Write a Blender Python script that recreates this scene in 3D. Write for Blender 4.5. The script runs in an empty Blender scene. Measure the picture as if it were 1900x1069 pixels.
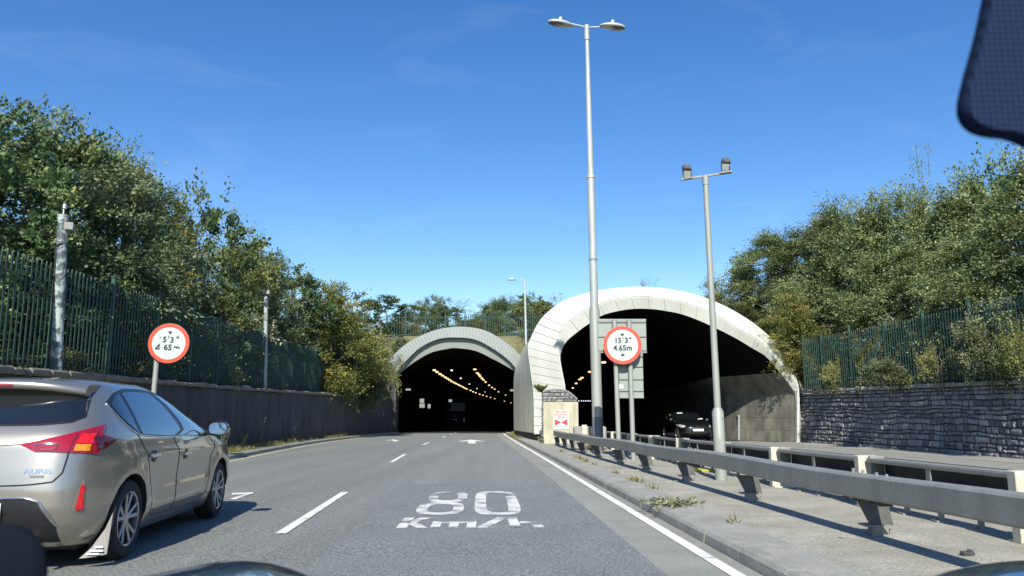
import bpy, math, random
import numpy as np
from mathutils import Vector, Matrix, Euler
R = math.radians
PI = math.pi
random.seed(7)
SC = bpy.context.scene
COL = SC.collection

# ------------------------------------------------------------------ camera maths
F, CX, CY, CAMH = 1420.0, 950.0, 534.5, 1.12
TH = math.atan(220.5 / F)
K = 0.0141                       # the road falls gently towards the tunnels
YL, YR = 57.0, 35.0              # distances of the two portals

def gz(y):
    return -K * y if y < 57 else -K * 57 - 0.018 * (y - 57)

def ray(u, v):
    xc, yc = (u - CX) / F, (CY - v) / F
    return Vector((xc, math.cos(TH) - yc * math.sin(TH), math.sin(TH) + yc * math.cos(TH)))

def at(u, v, y):                 # the point seen at (u, v) that stands y metres ahead
    d = ray(u, v)
    t = y / d.y
    return Vector((d.x * t, y, CAMH + d.z * t))

def gd(u, v, off=0.0):           # the point of the sloping road plane (+off) seen at (u, v)
    d = ray(u, v)
    t = (off - CAMH) / (d.z + K * d.y)
    return Vector((d.x * t, d.y * t, CAMH + d.z * t))

def curve_fn(pts):               # x as a smooth function of y through control points
    pts = sorted(pts)
    ys = np.array([p[0] for p in pts]); xs = np.array([p[1] for p in pts])
    gy = np.arange(-80, 320, 1.0)
    gx = np.interp(gy, ys, xs)
    lo = gy < ys[0]
    gx[lo] = xs[0] + (gy[lo] - ys[0]) * (xs[1] - xs[0]) / (ys[1] - ys[0])
    for _ in range(3):
        s = gx.copy()
        s[2:-2] = (gx[:-4] + gx[1:-3] + gx[2:-2] + gx[3:-1] + gx[4:]) / 5
        gx = s
    return lambda y: float(np.interp(y, gy, gx))

def resample(pts, n):
    p = [Vector(q) for q in pts]
    L = [0.0]
    for a, b in zip(p, p[1:]):
        L.append(L[-1] + (b - a).length)
    out = []
    for i in range(n):
        s = L[-1] * i / (n - 1)
        k = 0
        while k < len(L) - 2 and L[k + 1] < s:
            k += 1
        t = (s - L[k]) / max(L[k + 1] - L[k], 1e-9)
        out.append(p[k].lerp(p[k + 1], min(max(t, 0), 1)))
    return out

def catmull(pts, n):
    P = [Vector(q) for q in pts]
    P = [P[0] * 2 - P[1]] + P + [P[-1] * 2 - P[-2]]
    out = []
    for i in range(1, len(P) - 2):
        for j in range(n):
            t = j / n
            a, b, c, d = P[i - 1], P[i], P[i + 1], P[i + 2]
            out.append(0.5 * ((2 * b) + (c - a) * t + (2 * a - 5 * b + 4 * c - d) * t * t + (3 * b - a - 3 * c + d) * t ** 3))
    out.append(P[-2])
    return out

# ------------------------------------------------------------------ mesh builder
class MB:
    def __init__(self):
        self.v = []; self.f = []; self.m = []
    def add(self, vs, fs, mi=0):
        o = len(self.v)
        self.v += [tuple(q) for q in vs]
        self.f += [tuple(i + o for i in f) for f in fs]
        self.m += [mi] * len(fs)
        return self
    def box(self, c, s, M=None, mi=0, bev=0.0):
        x, y, z = s[0] / 2, s[1] / 2, s[2] / 2
        if bev > 0:
            b = min(bev, x * .49, y * .49, z * .49)
            vs = []
            for sx in (-1, 1):
                for sy in (-1, 1):
                    for sz in (-1, 1):
                        vs += [(sx * x, sy * (y - b), sz * (z - b)), (sx * (x - b), sy * y, sz * (z - b)), (sx * (x - b), sy * (y - b), sz * z)]
            idx = lambda sx, sy, sz, k: (((sx > 0) * 4 + (sy > 0) * 2 + (sz > 0)) * 3 + k)
            fs = []
            for s_ in (-1, 1):
                q = [idx(s_, -1, -1, 0), idx(s_, 1, -1, 0), idx(s_, 1, 1, 0), idx(s_, -1, 1, 0)]
                fs.append(q if s_ > 0 else q[::-1])
                q = [idx(-1, s_, -1, 1), idx(-1, s_, 1, 1), idx(1, s_, 1, 1), idx(1, s_, -1, 1)]
                fs.append(q if s_ > 0 else q[::-1])
                q = [idx(-1, -1, s_, 2), idx(1, -1, s_, 2), idx(1, 1, s_, 2), idx(-1, 1, s_, 2)]
                fs.append(q if s_ > 0 else q[::-1])
            for a in (-1, 1):
                for b_ in (-1, 1):
                    q = [idx(a, b_, -1, 0), idx(a, b_, -1, 1), idx(a, b_, 1, 1), idx(a, b_, 1, 0)]
                    fs.append(q if a * b_ > 0 else q[::-1])
                    q = [idx(a, -1, b_, 0), idx(a, 1, b_, 0), idx(a, 1, b_, 2), idx(a, -1, b_, 2)]
                    fs.append(q if a * b_ > 0 else q[::-1])
                    q = [idx(-1, a, b_, 1), idx(-1, a, b_, 2), idx(1, a, b_, 2), idx(1, a, b_, 1)]
                    fs.append(q if a * b_ > 0 else q[::-1])
                    for c_ in (-1, 1):
                        q = [idx(a, b_, c_, 0), idx(a, b_, c_, 1), idx(a, b_, c_, 2)]
                        fs.append(q if a * b_ * c_ > 0 else q[::-1])
        else:
            vs = [(-x, -y, -z), (x, -y, -z), (x, y, -z), (-x, y, -z), (-x, -y, z), (x, -y, z), (x, y, z), (-x, y, z)]
            fs = [(3, 2, 1, 0), (4, 5, 6, 7), (0, 1, 5, 4), (1, 2, 6, 5), (2, 3, 7, 6), (3, 0, 4, 7)]
        c = Vector(c)
        if M is None:
            vs = [c + Vector(q) for q in vs]
        else:
            vs = [c + M @ Vector(q) for q in vs]
        return self.add(vs, fs, mi)
    def bar(self, a, b, w, h, up=(0, 0, 1), mi=0, bev=0.0):
        a, b = Vector(a), Vector(b)
        d = (b - a); L = d.length; d.normalize()
        s = d.cross(Vector(up))
        if s.length < 1e-4:
            s = Vector((1, 0, 0))
        s.normalize(); t = s.cross(d)
        M = Matrix((s, d, t)).transposed()
        return self.box((a + b) / 2, (w, L, h), M, mi, bev)
    def tube(self, pts, r, n=10, mi=0, cap=True):
        P = [Vector(p) for p in pts]
        rs = r if isinstance(r, (list, tuple)) else [r] * len(P)
        vs, fs = [], []
        pd = None
        for i, p in enumerate(P):
            d = (P[min(i + 1, len(P) - 1)] - P[max(i - 1, 0)]).normalized()
            if pd is None:
                s = d.cross(Vector((0, 0, 1)))
                if s.length < 1e-3:
                    s = d.cross(Vector((0, 1, 0)))
            else:
                s = ps - d * ps.dot(d)
            s.normalize(); t = d.cross(s); pd, ps = d, s
            for k in range(n):
                a = 2 * PI * k / n
                vs.append(p + (s * math.cos(a) + t * math.sin(a)) * rs[i])
        for i in range(len(P) - 1):
            for k in range(n):
                k2 = (k + 1) % n
                fs.append((i * n + k, i * n + k2, (i + 1) * n + k2, (i + 1) * n + k))
        if cap:
            fs.append(tuple(range(n))[::-1]); fs.append(tuple((len(P) - 1) * n + k for k in range(n)))
        return self.add(vs, fs, mi)
    def grid(self, rows, closed=False, mi=0, flip=False):
        n = len(rows[0]); vs = [q for r in rows for q in r]; fs = []
        for i in range(len(rows) - 1):
            for k in range(n if closed else n - 1):
                k2 = (k + 1) % n
                q = (i * n + k, i * n + k2, (i + 1) * n + k2, (i + 1) * n + k)
                fs.append(q[::-1] if flip else q)
        return self.add(vs, fs, mi)
    def prism(self, poly, ext, mi=0):        # planar polygon (3-D points) extruded by vector ext
        n = len(poly); e = Vector(ext)
        vs = [Vector(p) for p in poly] + [Vector(p) + e for p in poly]
        fs = [tuple(range(n))[::-1], tuple(range(n, 2 * n))] + [(i, (i + 1) % n, n + (i + 1) % n, n + i) for i in range(n)]
        return self.add(vs, fs, mi)
    def disc(self, c, r, nrm, th, n=48, mi=0, r0=0.0):
        c = Vector(c); nrm = Vector(nrm).normalized()
        s = nrm.cross(Vector((0, 0, 1)))
        if s.length < 1e-3: s = Vector((1, 0, 0))
        s.normalize(); t = s.cross(nrm)
        ring = lambda rr, o: [c + nrm * o + (s * math.cos(2 * PI * k / n) + t * math.sin(2 * PI * k / n)) * rr for k in range(n)]
        if r0 > 0:
            self.grid([ring(r0, 0), ring(r0, th), ring(r, th), ring(r, 0), ring(r0, 0)], True, mi)
        else:
            self.tube([c, c + nrm * th], r, n, mi)
        return self

def text_geo(s, size):
    cu = bpy.data.curves.new('t', 'FONT'); cu.body = s; cu.size = size; cu.align_x = 'CENTER'; cu.align_y = 'CENTER'
    cu.resolution_u = 3
    o = bpy.data.objects.new('t', cu); COL.objects.link(o)
    bpy.context.view_layer.update()
    me = o.evaluated_get(bpy.context.evaluated_depsgraph_get()).to_mesh()
    vs = [v.co.copy() for v in me.vertices]; fs = [tuple(p.vertices) for p in me.polygons]
    o.evaluated_get(bpy.context.evaluated_depsgraph_get()).to_mesh_clear()
    bpy.data.objects.remove(o); bpy.data.curves.remove(cu)
    return vs, fs

def add_text(mb, s, size, c, right, up, mi=0, sx=1.0, bold=0.0):
    vs, fs = text_geo(s, size)
    c, right, up = Vector(c), Vector(right), Vector(up)
    mb.add([c + right * (v.x * sx) + up * v.y for v in vs], fs, mi)
    if bold:
        for dx, dy in ((bold, 0), (-bold, 0), (0, bold), (0, -bold)):
            n = right.cross(up) * (0.0004 * (1 + (dx > 0) + 2 * (dy > 0) + 3 * (dy < 0)))
            mb.add([c + n + right * (v.x * sx + dx) + up * (v.y + dy) for v in vs], fs, mi)

# ------------------------------------------------------------------ objects
def wloc(o):
    p = Vector((0, 0, 0))
    while o is not None:
        p += Vector(o.location); o = o.parent
    return p

def obj(name, mb, mats, parent=None, smooth=False, loc=None):
    me = bpy.data.meshes.new(name)
    o = bpy.data.objects.new(name, me); COL.objects.link(o)
    off = wloc(parent) if parent is not None else Vector((0, 0, 0))
    if parent is not None:
        o.parent = parent
    elif loc is not None:
        o.location = loc; off = Vector(loc)
    v = np.array(mb.v, dtype=float).reshape(-1, 3) - np.array(off)
    me.from_pydata(v.tolist(), [], mb.f)
    if not isinstance(mats, (list, tuple)):
        mats = [mats]
    for m in mats:
        me.materials.append(m)
    me.polygons.foreach_set('material_index', mb.m)
    if smooth:
        me.polygons.foreach_set('use_smooth', [True] * len(me.polygons))
        if smooth is not True:
            me.set_sharp_from_angle(angle=R(smooth))
    me.validate(); me.update()
    return o

def tag(o, label=None, cat=None, group=None, kind=None):
    if label: o['label'] = label
    if cat: o['category'] = cat
    if group: o['group'] = group
    if kind: o['kind'] = kind
    return o

def thing(name, loc, label, cat, group=None):
    o = bpy.data.objects.new(name, None); COL.objects.link(o)
    o.location = loc; o.empty_display_size = 0.2
    return tag(o, label, cat, group)

def struct(name, mb, m, smooth=False):
    return tag(obj(name, mb, m, None, smooth), kind='structure')

def copy_tree(o, parent=None):
    c = o.copy(); COL.objects.link(c)
    if parent is not None:
        c.parent = parent
    for ch in list(o.children):
        copy_tree(ch, c)
    return c

# ------------------------------------------------------------------ materials
def nodes(name):
    m = bpy.data.materials.new(name); m.use_nodes = True
    nt = m.node_tree
    return m, nt, nt.nodes['Principled BSDF']

def N(nt, typ, **kw):
    n = nt.nodes.new(typ)
    for k, v in kw.items():
        if k in n.inputs: n.inputs[k].default_value = v
        else: setattr(n, k, v)
    return n

def c4(c):
    return (c[0], c[1], c[2], 1.0)

def pm(name, col, rough=0.6, metal=0.0, var=0.15, vs=2.0, bump=0.0, bs=60.0, coat=0.0, col2=None, streak=None, spec=None, fine=0.0, fs=150.0):
    m, nt, b = nodes(name)
    L = nt.links.new
    b.inputs['Roughness'].default_value = rough
    b.inputs['Metallic'].default_value = metal
    if coat:
        b.inputs['Coat Weight'].default_value = coat
        b.inputs['Coat Roughness'].default_value = 0.03
    if spec is not None:
        b.inputs['Specular IOR Level'].default_value = spec
    tc = N(nt, 'ShaderNodeTexCoord')
    mp = N(nt, 'ShaderNodeMapping')
    L(tc.outputs['Object'], mp.inputs['Vector'])
    if streak: mp.inputs['Scale'].default_value = streak
    nz = N(nt, 'ShaderNodeTexNoise', Scale=vs, Detail=6.0, Roughness=0.65)
    L(mp.outputs[0], nz.inputs['Vector'])
    mr = N(nt, 'ShaderNodeMapRange')
    mr.inputs['From Min'].default_value = 0.3; mr.inputs['From Max'].default_value = 0.7
    L(nz.outputs['Fac'], mr.inputs['Value'])
    mx = N(nt, 'ShaderNodeMix', data_type='RGBA')
    mx.inputs['A'].default_value = c4([min(1, c * (1 + var)) for c in col])
    mx.inputs['B'].default_value = c4(col2) if col2 else c4([c * (1 - var) for c in col])
    L(mr.outputs[0], mx.inputs['Factor'])
    out = mx.outputs['Result']
    if fine:
        n2 = N(nt, 'ShaderNodeTexNoise', Scale=fs, Detail=2.0)
        L(tc.outputs['Object'], n2.inputs['Vector'])
        r2 = N(nt, 'ShaderNodeMapRange')
        r2.inputs['From Min'].default_value = 0.25; r2.inputs['From Max'].default_value = 0.75
        r2.inputs['To Min'].default_value = 1 - fine; r2.inputs['To Max'].default_value = 1 + fine
        L(n2.outputs['Fac'], r2.inputs['Value'])
        mm = N(nt, 'ShaderNodeVectorMath', operation='SCALE')
        L(out, mm.inputs[0]); L(r2.outputs[0], mm.inputs['Scale'])
        out = mm.outputs[0]
    L(out, b.inputs['Base Color'])
    if bump:
        nb = N(nt, 'ShaderNodeTexNoise', Scale=bs, Detail=4.0)
        L(tc.outputs['Object'], nb.inputs['Vector'])
        bp = N(nt, 'ShaderNodeBump', Strength=bump, Distance=0.02)
        L(nb.outputs['Fac'], bp.inputs['Height'])
        L(bp.outputs[0], b.inputs['Normal'])
    return m

def emis(name, col, s):
    m, nt, b = nodes(name)
    b.inputs['Base Color'].default_value = c4(col)
    b.inputs['Emission Color'].default_value = c4(col)
    b.inputs['Emission Strength'].default_value = s
    return m

def worn_paint(name, col, under, thr=0.5, scale=9.0, soft=0.06):
    m, nt, b = nodes(name); L = nt.links.new
    tc = N(nt, 'ShaderNodeTexCoord')
    n1 = N(nt, 'ShaderNodeTexNoise', Scale=scale, Detail=3.0)
    n2 = N(nt, 'ShaderNodeTexNoise', Scale=90.0, Detail=3.0, Roughness=0.8)
    L(tc.outputs['Object'], n1.inputs['Vector']); L(tc.outputs['Object'], n2.inputs['Vector'])
    ad = N(nt, 'ShaderNodeMath', operation='ADD')
    L(n1.outputs['Fac'], ad.inputs[0])
    ml = N(nt, 'ShaderNodeMath', operation='MULTIPLY'); ml.inputs[1].default_value = 0.9
    L(n2.outputs['Fac'], ml.inputs[0]); L(ml.outputs[0], ad.inputs[1])
    mr = N(nt, 'ShaderNodeMapRange')
    mr.inputs['From Min'].default_value = thr + 0.45 - soft; mr.inputs['From Max'].default_value = thr + 0.45 + soft
    L(ad.outputs[0], mr.inputs['Value'])
    mx = N(nt, 'ShaderNodeMix', data_type='RGBA')
    mx.inputs['A'].default_value = c4(col); mx.inputs['B'].default_value = c4(under)
    L(mr.outputs[0], mx.inputs['Factor']); L(mx.outputs['Result'], b.inputs['Base Color'])
    b.inputs['Roughness'].default_value = 0.75
    return m

def glass_mat(name, tint=(0.02, 0.025, 0.03), trans=0.25):
    m, nt, b = nodes(name); L = nt.links.new
    b.inputs['Base Color'].default_value = c4(tint)
    b.inputs['Roughness'].default_value = 0.03
    b.inputs['IOR'].default_value = 1.5
    tr = N(nt, 'ShaderNodeBsdfTransparent'); tr.inputs[0].default_value = (0.75, 0.82, 0.8, 1)
    mx = N(nt, 'ShaderNodeMixShader'); mx.inputs[0].default_value = trans
    gl = N(nt, 'ShaderNodeBsdfGlossy', Roughness=0.02); gl.inputs['Color'].default_value = (0.9, 0.95, 1, 1)
    L(b.outputs[0], mx.inputs[1]); L(tr.outputs[0], mx.inputs[2])
    fr = N(nt, 'ShaderNodeFresnel', IOR=1.6)
    m2 = N(nt, 'ShaderNodeMixShader')
    L(fr.outputs[0], m2.inputs[0]); L(mx.outputs[0], m2.inputs[1]); L(gl.outputs[0], m2.inputs[2])
    L(m2.outputs[0], nt.nodes['Material Output'].inputs['Surface'])
    return m

M = {}
M['asphalt'] = pm('asphalt', (0.205, 0.216, 0.196), 0.85, var=0.15, vs=1.3, bump=0.6, bs=120, fine=0.75, fs=48, streak=(1, 0.045, 1))
M['asphalt_patch'] = pm('asphalt patch', (0.192, 0.204, 0.193), 0.85, var=0.10, vs=1.0, bump=0.5, bs=120, fine=0.75, fs=48)
M['gutter'] = pm('gutter concrete', (0.26, 0.265, 0.225), 0.85, var=0.16, vs=1.5, bump=0.3, bs=120, fine=0.2, fs=60)
M['kerb'] = pm('kerb concrete', (0.29, 0.29, 0.25), 0.85, var=0.2, vs=3, bump=0.4, bs=50, fine=0.2, fs=60)
M['verge'] = pm('verge concrete', (0.36, 0.35, 0.29), 0.9, var=0.18, vs=1.2, bump=0.7, bs=40, col2=(0.25, 0.24, 0.185), fine=0.3, fs=45)
M['verge2'] = pm('left verge soil', (0.24, 0.23, 0.17), 0.9, var=0.2, vs=2, bump=0.6, bs=40, fine=0.3, fs=45)
M['soil'] = pm('bank soil', (0.075, 0.07, 0.04), 0.95, var=0.3, vs=1.2, bump=0.6, bs=20)
M['drygrass'] = pm('dry grass', (0.19, 0.165, 0.08), 0.95, var=0.3, vs=2.5, bump=0.8, bs=30, col2=(0.10, 0.115, 0.04), fine=0.4, fs=25)
M['white_line'] = worn_paint('white road paint', (0.74, 0.74, 0.66), (0.2, 0.2, 0.18), 0.68, 4)
M['white_worn'] = worn_paint('worn white road paint', (0.70, 0.70, 0.64), (0.12, 0.125, 0.12), 0.54, 3.0, 0.10)
M['yellow_line'] = worn_paint('faded yellow road paint', (0.62, 0.55, 0.28), (0.3, 0.29, 0.2), 0.62, 4)
M['darkwall'] = pm('sooty retaining wall', (0.062, 0.063, 0.065), 0.9, var=0.5, vs=1.6, bump=0.8, bs=18, fine=0.3, fs=22, streak=(1, 1, .4))  # dark base tone, blotched and streaked at random
M['coping'] = pm('weathered coping', (0.19, 0.18, 0.14), 0.9, var=0.3, vs=4, bump=0.7, bs=30, fine=0.3, fs=40)
M['stone'] = None
M['steel'] = pm('galvanised steel', (0.275, 0.28, 0.245), 0.55, 0.25, var=0.16, vs=2.2, fine=0.10, fs=26, bump=0.05, bs=24, streak=(1, 2.2, .35))
M['steel_dull'] = pm('dull galvanised steel', (0.25, 0.255, 0.23), 0.6, 0.2, var=0.15, vs=4, fine=0.1, fs=40)
M['steel_dark'] = pm('dark channel steel', (0.06, 0.062, 0.065), 0.6, 0.2, var=0.2, vs=4)
M['cream'] = pm('cream concrete post', (0.54, 0.51, 0.39), 0.8, var=0.12, vs=5, fine=0.1, fs=40)
M['pole'] = pm('grey painted pole', (0.30, 0.32, 0.28), 0.5, 0.1, var=0.10, vs=3, fine=0.06, fs=50, streak=(1, 1, .25))
M['pole_pale'] = pm('pale galvanised pole', (0.38, 0.42, 0.40), 0.5, 0.15, var=0.15, vs=4, streak=(1, 1, .3))
M['green'] = pm('dark green fence paint', (0.034, 0.070, 0.054), 0.55, var=0.35, vs=4, spec=.3)
M['green_pale'] = pm('weathered green fence paint', (0.034, 0.082, 0.062), 0.5, var=0.3, vs=5, spec=.3)
M['portal_white'] = pm('white portal panels', (0.60, 0.62, 0.56), 0.55, var=0.04, vs=0.8, fine=0.05, fs=14, col2=(0.50, 0.51, 0.44), streak=(1, 1, .4))
M['portal_cream'] = pm('weathered cream portal wall', (0.68, 0.665, 0.50), 0.65, var=0.08, vs=0.9, fine=0.04, fs=20, streak=(1, 1, .3), col2=(0.47, 0.455, 0.335))
M['portal_grey'] = pm('grey portal panels', (0.255, 0.28, 0.25), 0.65, var=0.06, vs=0.7, fine=0.05, fs=12, streak=(1, 1, .3))
M['seam'] = pm('dark panel joint', (0.12, 0.125, 0.11), 0.8)
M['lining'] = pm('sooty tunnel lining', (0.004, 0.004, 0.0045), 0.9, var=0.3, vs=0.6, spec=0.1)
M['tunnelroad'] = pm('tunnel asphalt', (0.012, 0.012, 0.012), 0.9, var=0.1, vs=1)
M['lamp'] = emis('tunnel lamp amber', (1.0, 0.68, 0.34), 1.35)
M['lamp_w'] = emis('tunnel lamp white', (0.8, 0.85, 1.0), 1.2)
M['red'] = pm('red reflective border', (0.56, 0.075, 0.042), 0.4, var=0.06, vs=8)
M['sign_white'] = pm('white sign face', (0.46, 0.53, 0.495), 0.4, var=0.03, vs=8)
M['black'] = pm('black lettering', (0.02, 0.025, 0.03), 0.5, var=0.1)
M['signback'] = pm('grey sign back', (0.27, 0.31, 0.275), 0.5, 0.1, var=0.06, vs=3)
M['post'] = pm('darkened post steel', (0.105, 0.105, 0.095), 0.7, 0.1, var=0.25, vs=6, fine=0.15, fs=40)  # steel darkened as a whole to deepen the shade under the beam
M['rubber'] = pm('tyre rubber', (0.018, 0.018, 0.019), 0.8, var=0.2, vs=12, bump=0.2, bs=60)
M['trim'] = pm('black plastic trim', (0.016, 0.017, 0.019), 0.35, var=0.15, vs=6)
M['dark'] = pm('dark interior', (0.012, 0.012, 0.014), 0.7, var=0.2)
M['chrome'] = pm('chrome', (0.75, 0.76, 0.77), 0.12, 1.0, var=0.03)
M['glass'] = glass_mat('car window glass')
# ------------------------------------------------------------------ camera, sun, sky
cam = bpy.data.cameras.new('camera'); co = bpy.data.objects.new('camera', cam); COL.objects.link(co)
co.location = (0, 0, CAMH); co.rotation_euler = (R(90) + TH, 0, 0)
cam.sensor_width = 36; cam.lens = 36 * F / 1900; cam.clip_start = 0.05; cam.clip_end = 3000
cam.dof.use_dof = True; cam.dof.focus_distance = 22; cam.dof.aperture_fstop = 8
SC.camera = co
SUN_EL, SUN_AZ = 37.0, 3.6
su = bpy.data.lights.new('sun', 'SUN'); so = bpy.data.objects.new('sun', su); COL.objects.link(so)
su.energy = 5.0; su.angle = R(0.55); su.color = (1.0, 0.945, 0.86)
sd = Vector((math.sin(R(SUN_AZ)) * math.cos(R(SUN_EL)), math.cos(R(SUN_AZ)) * math.cos(R(SUN_EL)), -math.sin(R(SUN_EL))))
so.rotation_euler = sd.to_track_quat('-Z', 'Y').to_euler(); so.location = (-10, -40, 40)
W = bpy.data.worlds.new('World'); SC.world = W; W.use_nodes = True
nt = W.node_tree; bg = nt.nodes['Background']
sky = N(nt, 'ShaderNodeTexSky'); sky.sky_type = 'NISHITA'; sky.sun_disc = False
sky.sun_elevation = R(SUN_EL); sky.sun_rotation = R(180 + SUN_AZ)
sky.altitude = 0; sky.air_density = 1.0; sky.dust_density = 0.3; sky.ozone_density = 2.5
hs = N(nt, 'ShaderNodeHueSaturation', Hue=0.508, Saturation=1.30, Value=1.0)
nt.links.new(sky.outputs[0], hs.inputs['Color'])
# faint wisps of high cloud, part of the sky itself
tcw = N(nt, 'ShaderNodeTexCoord'); mpw = N(nt, 'ShaderNodeMapping'); mpw.inputs['Scale'].default_value = (2.2, 3.0, 9.0)
mpw.inputs['Rotation'].default_value = (0, R(12), 0)
nzw = N(nt, 'ShaderNodeTexNoise', Scale=1.6, Detail=6.0, Roughness=0.6, Distortion=0.6)
mrw = N(nt, 'ShaderNodeMapRange'); mrw.inputs['From Min'].default_value = 0.56; mrw.inputs['From Max'].default_value = 0.86
mrw.inputs['To Max'].default_value = 0.07
mxw = N(nt, 'ShaderNodeMix', data_type='RGBA'); mxw.inputs['B'].default_value = (7.5, 8.2, 9.0, 1)
nt.links.new(tcw.outputs['Generated'], mpw.inputs['Vector']); nt.links.new(mpw.outputs[0], nzw.inputs['Vector'])
nt.links.new(nzw.outputs['Fac'], mrw.inputs['Value']); nt.links.new(mrw.outputs[0], mxw.inputs['Factor'])
nt.links.new(hs.outputs[0], mxw.inputs['A']); nt.links.new(mxw.outputs['Result'], bg.inputs['Color'])
bg.inputs['Strength'].default_value = 0.122
vs_ = SC.view_settings; vs_.view_transform = 'Standard'; vs_.look = 'None'; vs_.exposure = 0.48; vs_.gamma = 1.0
try:
    SC.cycles.use_denoising = True; SC.cycles.max_bounces = 8; SC.cycles.transparent_max_bounces = 16
    SC.cycles.caustics_reflective = False; SC.cycles.caustics_refractive = False
except Exception:
    pass

# ------------------------------------------------------------------ plan curves of the road
def fn_px(px, extra=()):
    return curve_fn([(p.y, p.x) for p in (gd(*q) for q in px)] + list(extra))
kerbL = fn_px([(440, 850), (530, 832), (600, 820), (700, 808)], [(12, -6.9), (0, -6.3), (57, -8.25), (70, -8.4), (90, -8.0), (120, -5.5), (160, 0), (220, 12)])
lineR = fn_px([(1366, 1069), (1230, 985), (1110, 912), (1010, 851), (960, 822), (935, 806)], [(-20, 2.9), (57, -0.62), (70, -0.9), (90, -0.4), (120, 2.1), (160, 7.6), (220, 19.6)])
midL = fn_px([(530, 985), (640, 914), (725, 858), (752, 843), (782, 826), (797, 821)], [(57, -4.3), (70, -4.6), (90, -4.2), (120, -1.7)])
wallL = curve_fn([(-30, -8.2), (15, -9.15), (18, -9.25), (25, -9.5), (34, -9.75), (45, -9.6), (52, -9.0), (57, -8.66), (58.5, -8.66)])
wallR = curve_fn([(-40, 14.4), (10, 13.95), (20.6, 13.65), (35, 13.15), (36, 13.12)])
barr2 = curve_fn([(-10, 5.1), (6.64, 4.42), (9.3, 4.29), (11.95, 4.13), (14.6, 3.98), (17.3, 3.83), (19.9, 3.66), (22.6, 3.53), (27, 3.3), (60, 2.3)])
def sideW(y):                     # left flank of the right-hand tunnel
    return float(np.interp(y, [35.6, 45, 57, 60], [1.0, 0.105, 0.21, 0.25]))

def strip(fa, fb, za, zb, y0, y1, step=1.0, mb=None):
    mb = mb or MB(); ys = np.arange(y0, y1 + 1e-6, step)
    mb.grid([[(fa(y), y, gz(y) + za), (fb(y), y, gz(y) + zb)] for y in ys])
    return mb

# asphalt of both carriageways
road = struct('road', strip(lambda y: kerbL(y) - 0.02, lambda y: lineR(y) - 0.5, 0, 0, -40, 58), M['asphalt'])
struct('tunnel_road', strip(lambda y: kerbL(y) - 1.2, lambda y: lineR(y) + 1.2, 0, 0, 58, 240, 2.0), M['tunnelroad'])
struct('far_road', strip(lambda y: barr2(y) + 0.75, lambda y: wallR(min(y, 36)) + 0.05 - 1.1, 0, 0, -40, 38), M['gutter'])
struct('road_shoulder', strip(lambda y: wallR(min(y, 36)) - 1.05, lambda y: wallR(min(y, 36)) + 0.1, 0.004, 0.05, -40, 36), M['kerb'])
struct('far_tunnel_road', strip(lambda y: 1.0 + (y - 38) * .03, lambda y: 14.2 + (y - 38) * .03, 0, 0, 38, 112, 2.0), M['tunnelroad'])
# ground sheet beneath everything, out to the horizon behind and beside
g = MB(); g.grid([[(x, y, gz(y) - 0.30) for x in (-900, -60, -20, 0, 20, 60, 900)] for y in (-900, -200, -60, 0, 30, 56)])
struct('ground', g, M['soil'])

# gutter, kerbs, verge
struct('gutter', strip(lambda y: lineR(y) - 0.5, lambda y: lineR(y) + 0.185, 0.002, 0.002, -40, 58), M['gutter'])
def kerb_mesh(fx, sgn, y0, y1, w, h):
    mb = MB(); y = y0; L = 0.915
    rnd = random.Random(3)
    while y < y1:
        e = rnd.uniform(-.004, .004)
        a, b = y + 0.004, min(y + L - 0.004, y1)
        sec = lambda yy: [(fx(yy) + e, yy, gz(yy) - 0.1), (fx(yy) + sgn * .012 + e, yy, gz(yy) + h - .03), (fx(yy) + sgn * .035 + e, yy, gz(yy) + h + e * .5), (fx(yy) + sgn * w, yy, gz(yy) + h + e * .5), (fx(yy) + sgn * w, yy, gz(yy) - .1)]
        s0, s1 = sec(a), sec(b)
        mb.grid([s0, s1], flip=sgn < 0)
        n = len(s0)
        mb.add(s0, [tuple(range(n))]); mb.add(s1, [tuple(range(n))[::-1]])
        y += L
    return mb
struct('right_kerb', kerb_mesh(lambda y: lineR(y) + .185, 1, -12, 57, .16, .11), M['kerb'])
struct('left_kerb', kerb_mesh(kerbL, -1, -12, 57.5, .15, .11), M['kerb'])
struct('kerb_slab', strip(lambda y: lineR(y) + .352, lambda y: lineR(y) + .70, .098, .104, -12, 50), pm('slab concrete', (.30, .30, .255), .9, var=.22, vs=1.6, bump=.4, bs=45, fine=.2, fs=50))
vm = strip(lambda y: lineR(y) + .715, lambda y: max(barr2(y) + .75, lineR(y) + 1), .085, .09, -12, 35)
struct('median_verge', vm, M['verge'])
struct('flank_verge', strip(lambda y: lineR(y) + .352, lambda y: sideW(y) + .3, .09, .09, 35, 57), M['verge'])
struct('left_verge', strip(lambda y: wallL(y) - .1, lambda y: kerbL(y) - .152, .10, .10, -12, 57.5), M['verge2'])

# road markings, parts of the road
def mark(name, mb, m):
    return obj(name, mb, m, road)
mark('edge_line', strip(lambda y: lineR(y) - .055, lambda y: lineR(y) + .055, .008, .008, -12, 57, .5), M['white_line'])
mark('edge_line', strip(lambda y: kerbL(y) + .22, lambda y: kerbL(y) + .33, .006, .006, -12, 57, .5), M['yellow_line'])
for a, b, w in ((525, 0, 0),):
    pass
for va, vb in ((991, 914), (858, 843), (826, 821), (812, 809.5), (806.5, 805.2), (803.2, 802.2)):
    ya, yb = gd(700, va).y, gd(700, vb).y
    if va == 991: w = .055
    else: w = .05
    mark('lane_dash', strip(lambda y: midL(y) - w, lambda y: midL(y) + w, .008, .008, ya, yb, (yb - ya) / 6), M['white_line'])
mark('lane_dash', strip(lambda y: midL(y) - .055, lambda y: midL(y) + .055, .008, .008, -1.5, 1.0, .5), M['white_line'])
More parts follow.
